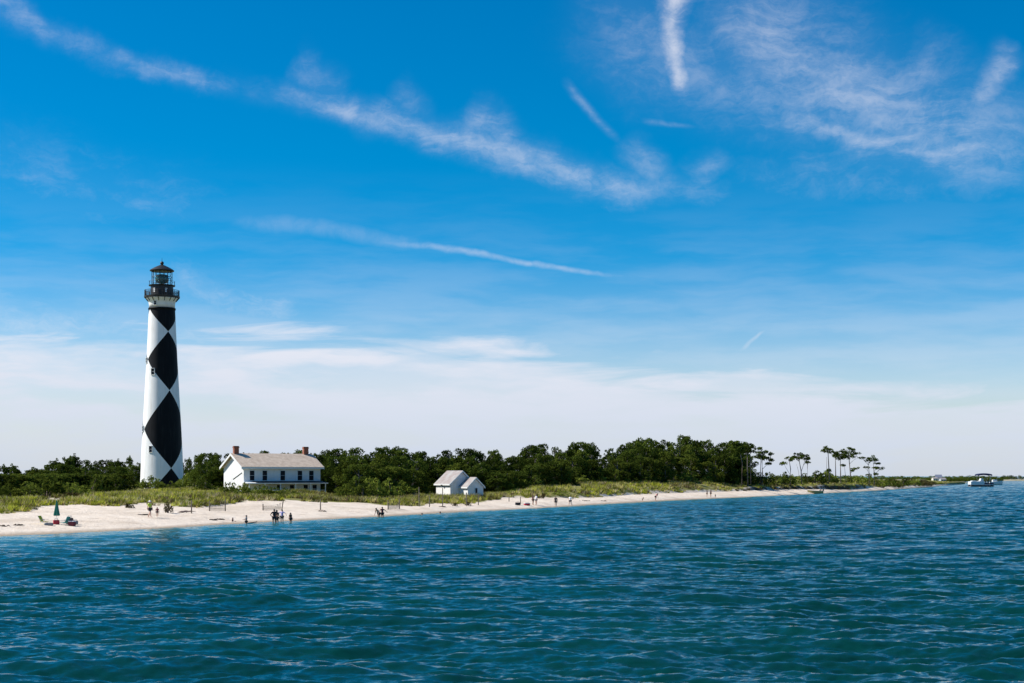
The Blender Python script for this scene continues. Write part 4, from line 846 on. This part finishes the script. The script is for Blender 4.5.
def person(loc, heading, label, pose='stand', h=1.7, skin=0, top='black', bottom='black', hair=True, arms='down', hat=None, legs=True, long_=False, parent_tag='person'):
    """local -Y is the way the person faces; heading turns it"""
    T = empty('person', loc, heading, h / 1.72); T.scale = (h / 1.72 * 1.14, h / 1.72 * 1.14, h / 1.72); tag(T, label, 'person')
    z0 = 0.0; J = {}
    V = Vector; bend = 0.0
    J['pel'] = V((0, 0, .94)); J['hipL'] = V((-.10, 0, .90)); J['hipR'] = V((.10, 0, .90))
    J['kneeL'] = V((-.11, -.02, .49)); J['kneeR'] = V((.11, -.02, .49)); J['ankL'] = V((-.11, .03, .08)); J['ankR'] = V((.11, .03, .08)); J['toeL'] = V((-.13, -.15, .03)); J['toeR'] = V((.13, -.15, .03))
    J['wai'] = V((0, 0, 1.08)); J['che'] = V((0, 0, 1.28)); J['neb'] = V((0, .01, 1.44)); J['nec'] = V((0, 0, 1.50)); J['hed'] = V((0, -.015, 1.60)); J['top'] = V((0, -.01, 1.67))
    J['shL'] = V((-.18, 0, 1.40)); J['shR'] = V((.18, 0, 1.40))
    if pose == 'walk':
        J['kneeL'] = V((-.10, -.18, .51)); J['ankL'] = V((-.10, -.22, .10)); J['toeL'] = V((-.11, -.40, .06)); J['kneeR'] = V((.10, .06, .50)); J['ankR'] = V((.10, .30, .14)); J['toeR'] = V((.11, .18, .02))
    if pose == 'sit':
        for a in 'LR':
            s_ = -1 if a == 'L' else 1; J['knee' + a] = V((s_ * .14, -.40, 1.12)); J['ank' + a] = V((s_ * .14, -.62, .80)); J['toe' + a] = V((s_ * .15, -.78, .82))
    if pose == 'bend':
        for k in ('wai', 'che', 'neb', 'nec', 'hed', 'top', 'shL', 'shR'):
            q = J[k] - J['pel']; J[k] = J['pel'] + Matrix.Rotation(R(42), 3, 'X') @ q
    A = {}
    for a in 'LR':
        s_ = -1 if a == 'L' else 1; sh = J['sh' + a]
        if arms == 'down' or (arms == 'oneup' and a == 'L'): e, w = sh + V((s_ * .08, .03, -.29)), sh + V((s_ * .10, -.06, -.53)); d = V((0, -.1, -1))
        elif arms == 'fwd': e, w = sh + V((s_ * .06, -.12, -.25)), sh + V((-s_ * .02, -.34, -.30)); d = V((-s_ * .3, -1, 0))
        elif arms == 'hips': e, w = sh + V((s_ * .22, .08, -.22)), sh + V((s_ * .04, -.06, -.38)); d = V((-s_ * .7, -.3, -.6))
        elif arms == 'out': e, w = sh + V((s_ * .24, -.02, -.14)), sh + V((s_ * .36, -.12, -.32)); d = V((s_ * .6, -.3, -.8))
        else: e, w = sh + V((s_ * .16, -.05, .20)), sh + V((-s_ * .02, -.08, .42)); d = V((-s_ * .2, -.1, 1))
        A[a] = (e, w, d.normalized())
    names = list(J); idx_ = {k: i for i, k in enumerate(names)}; pts = [J[k] for k in names]
    rad = dict(pel=(.15, .11), hipL=.10, hipR=.10, kneeL=.062, kneeR=.062, ankL=.042, ankR=.042, toeL=.034, toeR=.034, wai=(.135, .10), che=(.155, .11), neb=(.10, .08), nec=.055, hed=(.078, .098), top=(.055, .07), shL=.062, shR=.062)
    rads = [rad[k] for k in names]
    ed = [('pel', 'hipL'), ('pel', 'hipR'), ('hipL', 'kneeL'), ('hipR', 'kneeR'), ('kneeL', 'ankL'), ('kneeR', 'ankR'), ('ankL', 'toeL'), ('ankR', 'toeR'), ('pel', 'wai'), ('wai', 'che'), ('che', 'neb'), ('neb', 'nec'), ('nec', 'hed'), ('hed', 'top'), ('neb', 'shL'), ('neb', 'shR')]
    E = [(idx_[a], idx_[b_]) for a, b_ in ed]
    for a in 'LR':
        e, w, d = A[a]; i0 = len(pts); pts += [e, w, w + d * .07]; rads += [.042, .028, (.036, .018)]; E += [(idx_['sh' + a], i0), (i0, i0 + 1), (i0 + 1, i0 + 2)]
        side = d.cross(V((0, 1, 0)) if abs(d.y) < .8 else V((0, 0, 1))).normalized()
        for k, ln in enumerate((.062, .075, .082, .076, .06)):
            j = len(pts); off = (k - 2) * .019
            if k == 0: b0, m1, t1 = w + d * .03 + side * -.03, w + d * .05 + side * -.055, w + d * .09 + side * -.065
            else: b0 = w + d * .08 + side * off; m1 = b0 + d * ln * .55; t1 = b0 + d * ln + V((0, -.02, -.005))
            pts += [b0, m1, t1]; rads += [.010, .009, .007]; E += [(i0 + 2, j), (j, j + 1), (j + 1, j + 2)]
    skin_mesh('body', pts, E, rads, SKINS[skin], T)
    hd = J['hed']; fm = MB()
    for s_ in (-1, 1): fm.ball(hd + V((s_ * .033, -.088, .005)), .011, seg=6)
    fm.build('eyes', EYE, T)
    fm = MB(); fm.ball(hd + V((0, -.1, -.02)), .014, 1, 1.2, 1.6, seg=6); fm.ball(hd + V((0, -.088, -.058)), .022, 1, .4, .3, seg=6)
    for s_ in (-1, 1): fm.ball(hd + V((s_ * .08, .005, -.01)), .025, .4, .8, 1.2, seg=6)
    fm.build('face', SKINS[skin], T)
    if hair:
        hm = MB(); hm.ball(hd + V((0, .025, .035)), .104, .92, 1.02, .92, seg=10)
        if long_: hm.ball(hd + V((0, .07, -.08)), .085, .9, .6, 1.7, seg=8)
        hm.build('hair', HAIR, T, True)
    if hat:
        hm = MB(); hm.lathe([(.20, .0), (.20, .012), (.105, .02), (.095, .11), (.05, .13)], 14, hd + V((0, 0, .04))); hm.build('hat', CLO[hat], T, True)
    def cloth(nm, keys, es, grow, c, extra=()):
        ii = {k: i for i, k in enumerate(keys)}; pp = [J[k] for k in keys]; rr_ = [tuple(x + grow for x in rad[k]) if isinstance(rad[k], tuple) else rad[k] + grow for k in keys]; ee = [(ii[a], ii[b_]) for a, b_ in es]
        for (k, p_, r) in extra: ee.append((ii[k], len(pp))); pp.append(p_); rr_.append(r)
        skin_mesh(nm, pp, ee, rr_, CLO[c], T)
    if top: cloth('shirt', ['wai', 'pel', 'che', 'neb', 'shL', 'shR'], [('wai', 'pel'), ('wai', 'che'), ('che', 'neb'), ('neb', 'shL'), ('neb', 'shR')], .014, top, [('sh' + a, J['sh' + a].lerp(A[a][0], .7), .058) for a in 'LR'])
    if bottom: cloth('shorts', ['pel', 'hipL', 'hipR'], [('pel', 'hipL'), ('pel', 'hipR')], .022, bottom, [('hip' + a, J['hip' + a].lerp(J['knee' + a], .7), .088) for a in 'LR'])
    return T
def on(px, py): return GS(px, py)
def wade(px, ywater, depth):
    """standing on the bottom a little way out, water to 'depth'"""
    Y = 1500 * CH / (ywater - HY); return P(px, Y, z=-depth)
person(on(149.8, 517.6), R(60), 'adult in lime green top and black shorts walking on the sand with a white hat', 'walk', 1.72, 1, 'lime', 'black', hat='white', arms='down')
person(on(157.3, 516.8), R(20), 'small child in dark red swimsuit walking beside the adult in lime green', 'walk', 1.0, 0, 'dkred', 'brown')
p = wade(232.7, 523, .0); p.z = -.85 * .62; person(p, R(80), 'child sitting in the shallows, leftmost of the bathers', 'sit', 1.1, 0, 'brown', 'black')
p = wade(246.3, 523.8, .45); person(p, R(-70), 'child in grey top standing in shallow water behind a dark board', 'stand', 1.35, 0, 'grey', 'black', arms='fwd', long_=True)
p = wade(274.3, 523.6, .30); person(p, R(-150), 'large adult all in black wading, left of the group of waders', 'stand', 1.82, 0, 'black', 'black', arms='hips')
p = wade(276.8, 522.8, .35); person(p, R(150), 'tanned adult half hidden behind the large wader in black', 'stand', 1.72, 0, 'brown', 'black', arms='down')
p = wade(282.0, 522.0, .25); person(p, R(-20), 'adult in white and lilac shirt and dark shorts wading in the middle of the group', 'stand', 1.62, 1, 'lilac', 'black', arms='out', long_=True)
p = wade(290.6, 522.3, .30); person(p, R(60), 'slim child in dark swimwear, right end of the group of waders', 'stand', 1.35, 0, 'brown', 'black', long_=True)
p = wade(378.9, 517.4, .35); person(p, R(-40), 'bare chested bather in black shorts, left of the two stooping together', 'bend', 1.66, 0, None, 'black', arms='down')
p = wade(382.3, 517.2, .35); person(p, R(45), 'bather in brown top, right of the two stooping together in the shallows', 'stand', 1.6, 0, 'dkred', 'black', arms='out')
p = wade(422.0, 515.3, 1.42); person(p, R(160), 'swimmer with only the head above water below the tallest post', 'stand', 1.7, 0, 'black', 'black', legs=True)
p = wade(440.2, 513.8, 1.40); person(p, R(-80), 'swimmer with head above water straight below the outbuilding', 'stand', 1.7, 0, 'brown', 'black')
person(on(533, 505.0), R(70), 'long haired beachgoer in dark red swimsuit, left of the pair by the red cooler', 'stand', 1.62, 0, 'dkred', 'brown', long_=True)
person(on(536.2, 505.0), R(-60), 'beachgoer dressed in white, right of the pair by the red cooler', 'stand', 1.62, 1, 'white', 'grey')
person(on(555.8, 506.4), R(10), 'bather in black swimwear standing alone at the water edge', 'stand', 1.6, 0, 'black', 'black', long_=True)
person(on(570.3, 506.0), R(-30), 'adult in white top and black shorts with hands on hips at the water edge', 'walk', 1.72, 1, 'white', 'black', arms='hips')
person(on(642.6, 501.2), R(40), 'small child crouching on the wet sand left of the adult in red', 'bend', .85, 0, 'brown', 'black')
person(on(655.6, 500.6), R(60), 'adult in red top leaning forward beside the water, right of the crouching child', 'bend', 1.62, 1, 'red', 'black')
person(on(707.0, 497.2), R(80), 'left of two people in dark clothes on the narrow beach', 'stand', 1.6, 0, 'black', 'brown')
person(on(710.8, 497.0), R(-80), 'right and stouter of two people in dark clothes on the narrow beach', 'stand', 1.68, 0, 'black', 'black', arms='hips')
person(on(715.3, 497.6), R(30), 'toddler on the narrow beach right of the two people in dark clothes', 'stand', .75, 0, 'brown', 'black')
# bits and pieces on the sand
m = MB(); b0 = wade(251.6, 523.2, 0); m.prism([(-.5, -.12), (-.42, -.22), (.35, -.25), (.55, -.12), (.6, 0), (.55, .12), (.35, .25), (-.42, .22), (-.5, .12)], .02, .10, 'z'); o = m.build('body_board', CLO['black'], None); o.location = b0 + Vector((0, 0, .0)); o.rotation_euler = (0, R(-8), R(10)); tag(o, 'dark body board floating right of the child in grey', 'body board')
def beach_chair(px, py, hd, c, label):
    T = empty('beach_chair', on(px, py), hd); tag(T, label, 'chair')
    m = MB(); m.box((0, 0, .24), (.52, .5, .035), bev=.008, rx=R(-8)); m.build('seat', CLO[c], T)
    m = MB(); m.box((0, .40, .52), (.52, .035, .62), bev=.008, rx=R(-28)); m.build('backrest', CLO[c], T)
    for s_ in (-1, 1):
        m = MB(); m.tube([(s_ * .29, -.26, 0), (s_ * .29, .30, .42), (s_ * .29, .56, .82)], .014, 6); m.tube([(s_ * .29, .30, 0), (s_ * .29, -.2, .44)], .014, 6); m.build('frame', M['trim'], T)
        m = MB(); m.box((s_ * .30, .06, .46), (.06, .5, .025)); m.build('armrest', CLO['grey'], T)
    return T
beach_chair(44.6, 524.5, R(75), 'yellow', 'low yellow folding beach chair left of the closed green umbrella')
beach_chair(64.0, 525.2, R(-110), 'teal', 'low dark teal beach chair right of the closed green umbrella')
T = empty('beach_umbrella', on(56.7, 523.5)); tag(T, 'closed green beach umbrella standing upright between the beach chairs', 'umbrella')
m = MB(); m.tube([(0, 0, -.3), (0, 0, 2.25)], .022, 8); m.build('pole', M['trim'], T)
m = MB(); secs = []
for z, r in ((.72, .23), (.80, .26), (1.2, .19), (1.7, .11), (2.15, .035)): secs.append([(math.cos(k * math.pi / 8) * r * (1.15 if k % 2 else .72), math.sin(k * math.pi / 8) * r * (1.15 if k % 2 else .72), z) for k in range(16)])
m.loft(secs); m.build('canopy', CLO['green'], T)
def bag(px, py, w, d, h, c, label, name='beach_bag', cat='bag'):
    T = empty(name, on(px, py), R(random.Random(int(px)).uniform(-25, 25))); tag(T, label, cat)
    m = MB(); m.loft([[(x * w / 2 * f, y * d / 2 * f, z) for x, y in ((-1, -.8), (-.8, -1), (.8, -1), (1, -.8), (1, .8), (.8, 1), (-.8, 1), (-1, .8))] for z, f in ((0, .9), (h * .3, 1.02), (h * .8, 1), (h, .9))]); m.build('body', CLO[c], T)
    m = MB()
    if cat == 'cooler': m.box((0, 0, h + .03), (w * 1.03, d * 1.04, .07), bev=.015); m.build('lid', CLO['white'], T); m = MB()
    for s_ in (-1, 1): m.tube([(-w * .25, s_ * d * .5, h * .8), (-w * .2, s_ * d * .45, h * 1.35), (w * .2, s_ * d * .45, h * 1.35), (w * .25, s_ * d * .5, h * .8)], .014, 5)
    m.build('handle', CLO['grey'], T)
bag(48.8, 525.4, .75, .4, .22, 'grey', 'grey flat bag lying right of the yellow chair')
bag(56.3, 524.3, .55, .4, .40, 'red', 'bright red beach bag at the foot of the green umbrella')
bag(72.0, 526.0, .60, .42, .40, 'dkred', 'dark red cooler box at the right end of the beach camp', 'cooler_box', 'cooler')
bag(69.8, 524.6, .62, .42, .62, 'brown', 'brown bundle of towels behind the dark red cooler box', 'towel_bundle', 'towels')
bag(75.5, 524.3, .42, .3, .34, 'grey', 'small grey bag, rightmost piece of the beach camp')
bag(517.9, 505.2, .8, .4, .42, 'black', 'black beach bag on the sand left of the red cooler')
bag(527.0, 505.5, .9, .5, .34, 'red', 'bright red cooler on the sand left of the standing pair', 'cooler_box', 'cooler')

# ================================================================== boats
BM = {'hullwhite': plain('white_gelcoat', (.78, .78, .76), .25), 'olive': plain('olive_hull', (.26, .23, .09), .5), 'navycloth': plain('navy_canvas', (.012, .02, .075), .8), 'antifoul': plain('dark_bottom_paint', (.02, .018, .02), .6), 'cream': plain('cream_hull', (.82, .80, .74), .3),
      'alu': plain('aluminium', (.5, .5, .5), .4, metal=.6), 'motor': plain('dark_motor', (.03, .03, .035), .35)}
def hull_secs(L_, B_, H_, keel, n=9, z0=0.0, bow_rise=.35):
    out = []
    for i in range(n):
        f = i / (n - 1); w = B_ / 2 * (1 - max(0, (f - .45) / .55) ** 2.4) * (1 if f < .99 else .06); w = max(w, .03); x = -L_ / 2 + L_ * f; zt = H_ * (1 + bow_rise * f * f); zb = keel + (H_ * .55 * max(0, (f - .7) / .3) ** 2)
        out.append([(x, -w, z0 + zt), (x, -w * .92, z0 + zt * .45 + zb * .55), (x, -w * .55, z0 + zb * .9), (x, 0, z0 + zb), (x, w * .55, z0 + zb * .9), (x, w * .92, z0 + zt * .45 + zb * .55), (x, w, z0 + zt), (x, 0, z0 + zt - .02)])
    return out
def skiff():
    Y = 7500 / (493.8 - HY); T = empty('skiff', P(815, Y, z=0), R(183)); tag(T, 'small olive open skiff with an outboard motor moored at the beach', 'boat')
    L_, B_ = 4.3, 1.5; MB().loft(hull_secs(L_, B_, .78, -.18)).build('hull', BM['olive'], T, False)
    m = MB()
    for s_ in (-1, 1): m.tube([(-L_ / 2 + L_ * i / 8, s_ * (B_ / 2 * (1 - max(0, (i / 8 - .45) / .55) ** 2.4) + .01), .80 * (1 + .35 * (i / 8) ** 2)) for i in range(9)], .03, 5)
    m.build('gunwale', BM['cream'], T)
    for x in (-1.1, .3): MB().box((x, 0, .82), (.3, 1.1, .05)).build('bench', BM['cream'], T)
    m = MB(); m.box((-L_ / 2 - .2, 0, 1.05), (.36, .32, .5), bev=.05); m.box((-L_ / 2 - .18, 0, .4), (.14, .12, .9)); m.tube([(-L_ / 2, 0, 1.0), (-L_ / 2 + .5, 0, 1.1)], .03, 6); m.build('outboard_motor', BM['motor'], T)
    person(P(820, Y + .1, z=.15), R(70), 'person in dark clothes bending over the stern of the olive skiff', 'bend', 1.5, 0, 'black', 'black')
skiff()
def pontoon():
    Y = 7500 / (486.6 - HY); s_ = F / Y; T = empty('pontoon_boat', P(981, Y, z=0), R(3)); tag(T, 'large white pontoon boat under a navy canvas awning, passengers on deck', 'boat')
    L_ = 24.2 / s_; x0 = -L_ / 2
    for yy in (-1.5, 1.5):
        m = MB(); m.tube([(x0, yy, .25), (x0 + .3, yy, .2), (-x0 - .9, yy, .2), (-x0, yy, .5)], [.45, .55, .55, .12], 12); m.build('pontoon', BM['antifoul'], T, True)
    MB().box((0, 0, .92), (L_ - .2, 4.0, .2), bev=.03).build('deck', BM['alu'], T)
    m = MB()
    for yy in (-1.96, 1.96): m.box((x0 + 3.4, yy, 1.75), (6.4, .08, 1.42), bev=.02)
    m.box((x0 + .2, 0, 1.75), (.08, 3.84, 1.42)); m.build('side_panel', BM['hullwhite'], T)
    m = MB(); m.prism([(x0 + 3.6, 1.2), (x0 + 6.5, 1.2), (x0 + 6.45, 3.2), (x0 + 6.1, 3.9), (x0 + 5.3, 3.85), (x0 + 4.9, 2.7), (x0 + 3.8, 2.5)], -1.5, .9); m.prism([(x0 + .6, 2.0), (x0 + 3.2, 2.0), (x0 + 3.0, 2.85), (x0 + 1.2, 2.75)], -1.3, 1.3); cb = m.build('cabin', BM['hullwhite'], T)
    MB().box((x0 + 6.47, -.3, 3.0), (.05, 1.6, .8)).build('windscreen', M['shade'], cb)
    m = MB()
    for yy in (-1.96, 1.96):
        for z in (1.25, 1.7, 2.1): m.tube([(x0 + 6.6, yy, z), (-x0 - .2, yy, z)], .035, 5)
        for k in range(6): x = x0 + 6.6 + k * (L_ - 6.9) / 5; m.tube([(x, yy, 1.0), (x, yy, 2.12)], .035, 5)
    m.build('deck_railing', BM['alu'], T)
    m = MB(); m.box((-x0 - 2.6, -1.97, 1.4), (4.6, .05, .7)); m.build('blue_side_panel', CLO['navy'], T)
    ax, bx2 = (976.2 - 981) / s_, (991 - 981) / s_; zt = CH + (HY - 473.2) / s_
    m = MB(); secs = []
    for i in range(9):
        f = i / 8; x = ax + (bx2 - ax) * f; z = zt - .42 * (2 * f - 1) ** 2; secs.append([(x, -1.9, z - .25), (x, -1.0, z - .02), (x, 0, z), (x, 1.0, z - .02), (x, 1.9, z - .25), (x, 1.9, z - .85), (x, 0, z - .12), (x, -1.9, z - .85)])
    m.loft(secs); m.build('awning', BM['navycloth'], T)
    m = MB()
    for yy in (-1.85, 1.85):
        for x in (ax + .3, (ax + bx2) / 2, bx2 - .3): m.tube([((x + (ax + bx2) / 2) / 2, yy, 1.0), (x, yy, zt - .6)], .04, 5)
    m.build('awning_pole', BM['alu'], T)
    for px, c, b_, lab, z in ((982.0, 'black', 'black', 'person in black standing beside the cabin of the pontoon boat', 1.9), (985.6, 'navy', 'grey', 'person in navy on the pontoon boat, under the middle of the awning', 1.4), (988.3, 'teal', 'black', 'person in teal on the pontoon boat, third passenger from the cabin', 1.2), (990.6, 'black', 'navy', 'person in dark clothes at the right end of the pontoon boat deck', 1.4)):
        person(P(px, Y - .6, z=1.02), R(rd.uniform(-90, 90)), lab, 'stand', 1.95, 0, c, b_)
pontoon()
def motorboat():
    Y = 7500 / (484.9 - HY); s_ = F / Y; T = empty('motor_boat', P(996.2, Y, z=0), R(-4)); tag(T, 'cream motor boat with a white canopy just right of the pontoon boat', 'boat')
    L_ = 12.6 / s_; MB().loft(hull_secs(L_, 2.7, 1.65, -.3, bow_rise=.45)).build('hull', BM['cream'], T)
    m = MB().loft(hull_secs(L_ * .97, 2.2, .3, -.35, bow_rise=.1)); m.build('bottom_paint', CLO['green'], T)
    m = MB(); m.box((-.9, 0, 2.3), (2.6, 1.8, 1.3), bev=.15); c = m.build('cabin', BM['hullwhite'], T); MB().box((.45, 0, 2.55), (.06, 1.5, .6)).build('windscreen', M['shade'], c)
    m = MB(); m.box((-1.4, 0, 5.1), (4.2, 2.2, .12), bev=.04); m.build('canopy', BM['hullwhite'], T)
    m = MB()
    for x in (-3.2, .4):
        for yy in (-1, 1): m.tube([(x, yy, 1.5), (x, yy, 5.1)], .035, 5)
    m.build('canopy_pole', BM['alu'], T)
    person(P(999.0, Y, z=1.6), R(20), 'person in bright teal standing in the bow of the cream motor boat', 'stand', 1.9, 1, 'teal', 'teal')
motorboat()
Y = 1120; T = empty('moored_boat', P(962.5, Y, z=0), R(5)); tag(T, 'low white boat lying off the marsh left of the pontoon boat', 'boat')
MB().loft(hull_secs(4.6, 1.7, .85, -.2)).build('hull', BM['hullwhite'], T); MB().box((-.4, 0, 1.25), (1.3, 1.1, .7), bev=.1).build('cabin', BM['hullwhite'], T)

# ================================================================== far shore
def far_land(name, us_, Y0, depth, ztop, sandc, vegc, seed):
    n = len(us_); V = []; 
    prof = [(-8, -.5), (0, .05), (3, .35), (10, .7), (20, ztop), (depth * .6, ztop), (depth, -.5)]
    for i, u_ in enumerate(us_):
        e = min(1, min(i, n - 1 - i) / 4 + .02) if True else 1
        for s__, z in prof: Yq = Y0 + s__ * (e if s__ > 0 else 1); V.append(((u_ - HX) * Yq / F, Yq, z * e if z > 0 else z))
    k = len(prof); Fc = [(i * k + j, (i + 1) * k + j, (i + 1) * k + j + 1, i * k + j + 1) for i in range(n - 1) for j in range(k - 1)]
    m = mat(name + '_ground', vegc, .95, vscale=.05, col2=sandc, coords='Object'); o = link(name, np_mesh(name, V, Fc, [m], smooth=True)); tag(o, kind='structure')
far_land('marsh_island', np.linspace(925, 968, 40), 1060, 130, 1.0, (.22, .20, .11), (.09, .10, .045), 1)
far_land('far_shore', np.concatenate([np.linspace(720, 1150, 100), np.linspace(1160, 2600, 40)]), 1560, 700, 1.2, (.42, .36, .27), (.20, .20, .09), 2)
def far_mass(name, u0, u1, Y, hfun, n, label, size, mt, seed):
    g = np.random.default_rng(seed); u = g.uniform(u0, u1, n); Yq = Y + g.random(n) * 60; X = (u - HX) * Yq / F; h = hfun(u) * (.55 + .45 * g.random(n)); cs = np.stack([X, Yq, h * g.uniform(.25, 1, n) + .6], 1)
    V, Fc = leaves(cs, [(size * 1.6, size * 1.6, size)] * n, 22, size * .35, g); o = link(name, np_mesh(name, V, Fc, [mt])); tag(o, label, 'wood', kind='stuff')
far_mass('far_wood', 1002, 1700, 1600, lambda u: 3.7 + 2.0 * nz(u / 7) + np.clip((u - 1005) / 25, 0, .9), 900, 'low dark line of far woods on the opposite shore at the right edge', 1.3, M['oak'], 31)
far_mass('far_thicket', 735, 1008, 1600, lambda u: 3.5 + 1.3 * nz(u / 9), 950, 'very low distant thicket on the horizon behind the lone pines and the marsh', 1.1, M['pine'], 33)
far_mass('low_scrub', 760, 900, 640, lambda u: .9 + 2.0 * nz(u / 5), 700, 'low scrub covering the flat ground behind the lone pines', .75, M['oak'], 34)
far_mass('dry_scrub', 868, 934, 640, lambda u: 1.6 + 2.3 * nz(u / 4 + 3), 260, 'brownish low scrub on the dunes of the sandy point', .7, M['dryshrub'], 35)
far_mass('marsh_scrub', 926, 1002, 1085, lambda u: 1.5 + 1.3 * nz(u / 3.1) + 1.2 * np.clip((u - 950) / 20, 0, 1), 520, 'low dark scrub on the marsh between sandy point and pontoon boat', .9, M['oak'], 32)
def cottage(px, Y, w, d, h, hr, rz, wallm, roofm, label, z=.9):
    T = empty('cottage', P(px, Y, z=z), rz); tag(T, label, 'house')
    MB().prism([(-d / 2, 0), (d / 2, 0), (d / 2, h), (0, hr), (-d / 2, h)], -w / 2, w / 2, 'x').build('wall', wallm, T); m = MB()
    for s_ in (-1, 1): m.prism([(s_ * (d / 2 + .3), h - .15), (0, hr + .03), (0, hr + .2), (s_ * (d / 2 + .3), h + .03)], -w / 2 - .3, w / 2 + .3, 'x')
    m.build('roof', roofm, T)
    for x in (-w * .27, w * .27): MB().box((x, -d / 2 - .02, h * .55), (.8, .07, .9)).build('window', M['shade'], T)
cottage(934.6, 1065, 3.4, 3.0, 2.6, 3.3, R(10), plain('cream_wall', (.75, .70, .58)), M['roof2'], 'small cream cottage at the tip of the sandy point', .6)
cottage(938.4, 1075, 4.2, 3.4, 3.4, 5.2, R(-8), M['siding'], plain('slate_roof', (.16, .18, .24)), 'white cottage with blue grey roof, tallest of the three on the point', .6)
cottage(942.4, 1070, 4.0, 3.0, 1.9, 3.0, R(15), plain('grey_wall', (.42, .46, .46)), M['roof2'], 'low grey cottage, rightmost of the three on the point', .6)
print('trees', NT)

for _o in SC.objects:
    if 'label' in _o and not (4 <= len(_o['label'].split()) <= 16): print('LABEL', _o['label'])
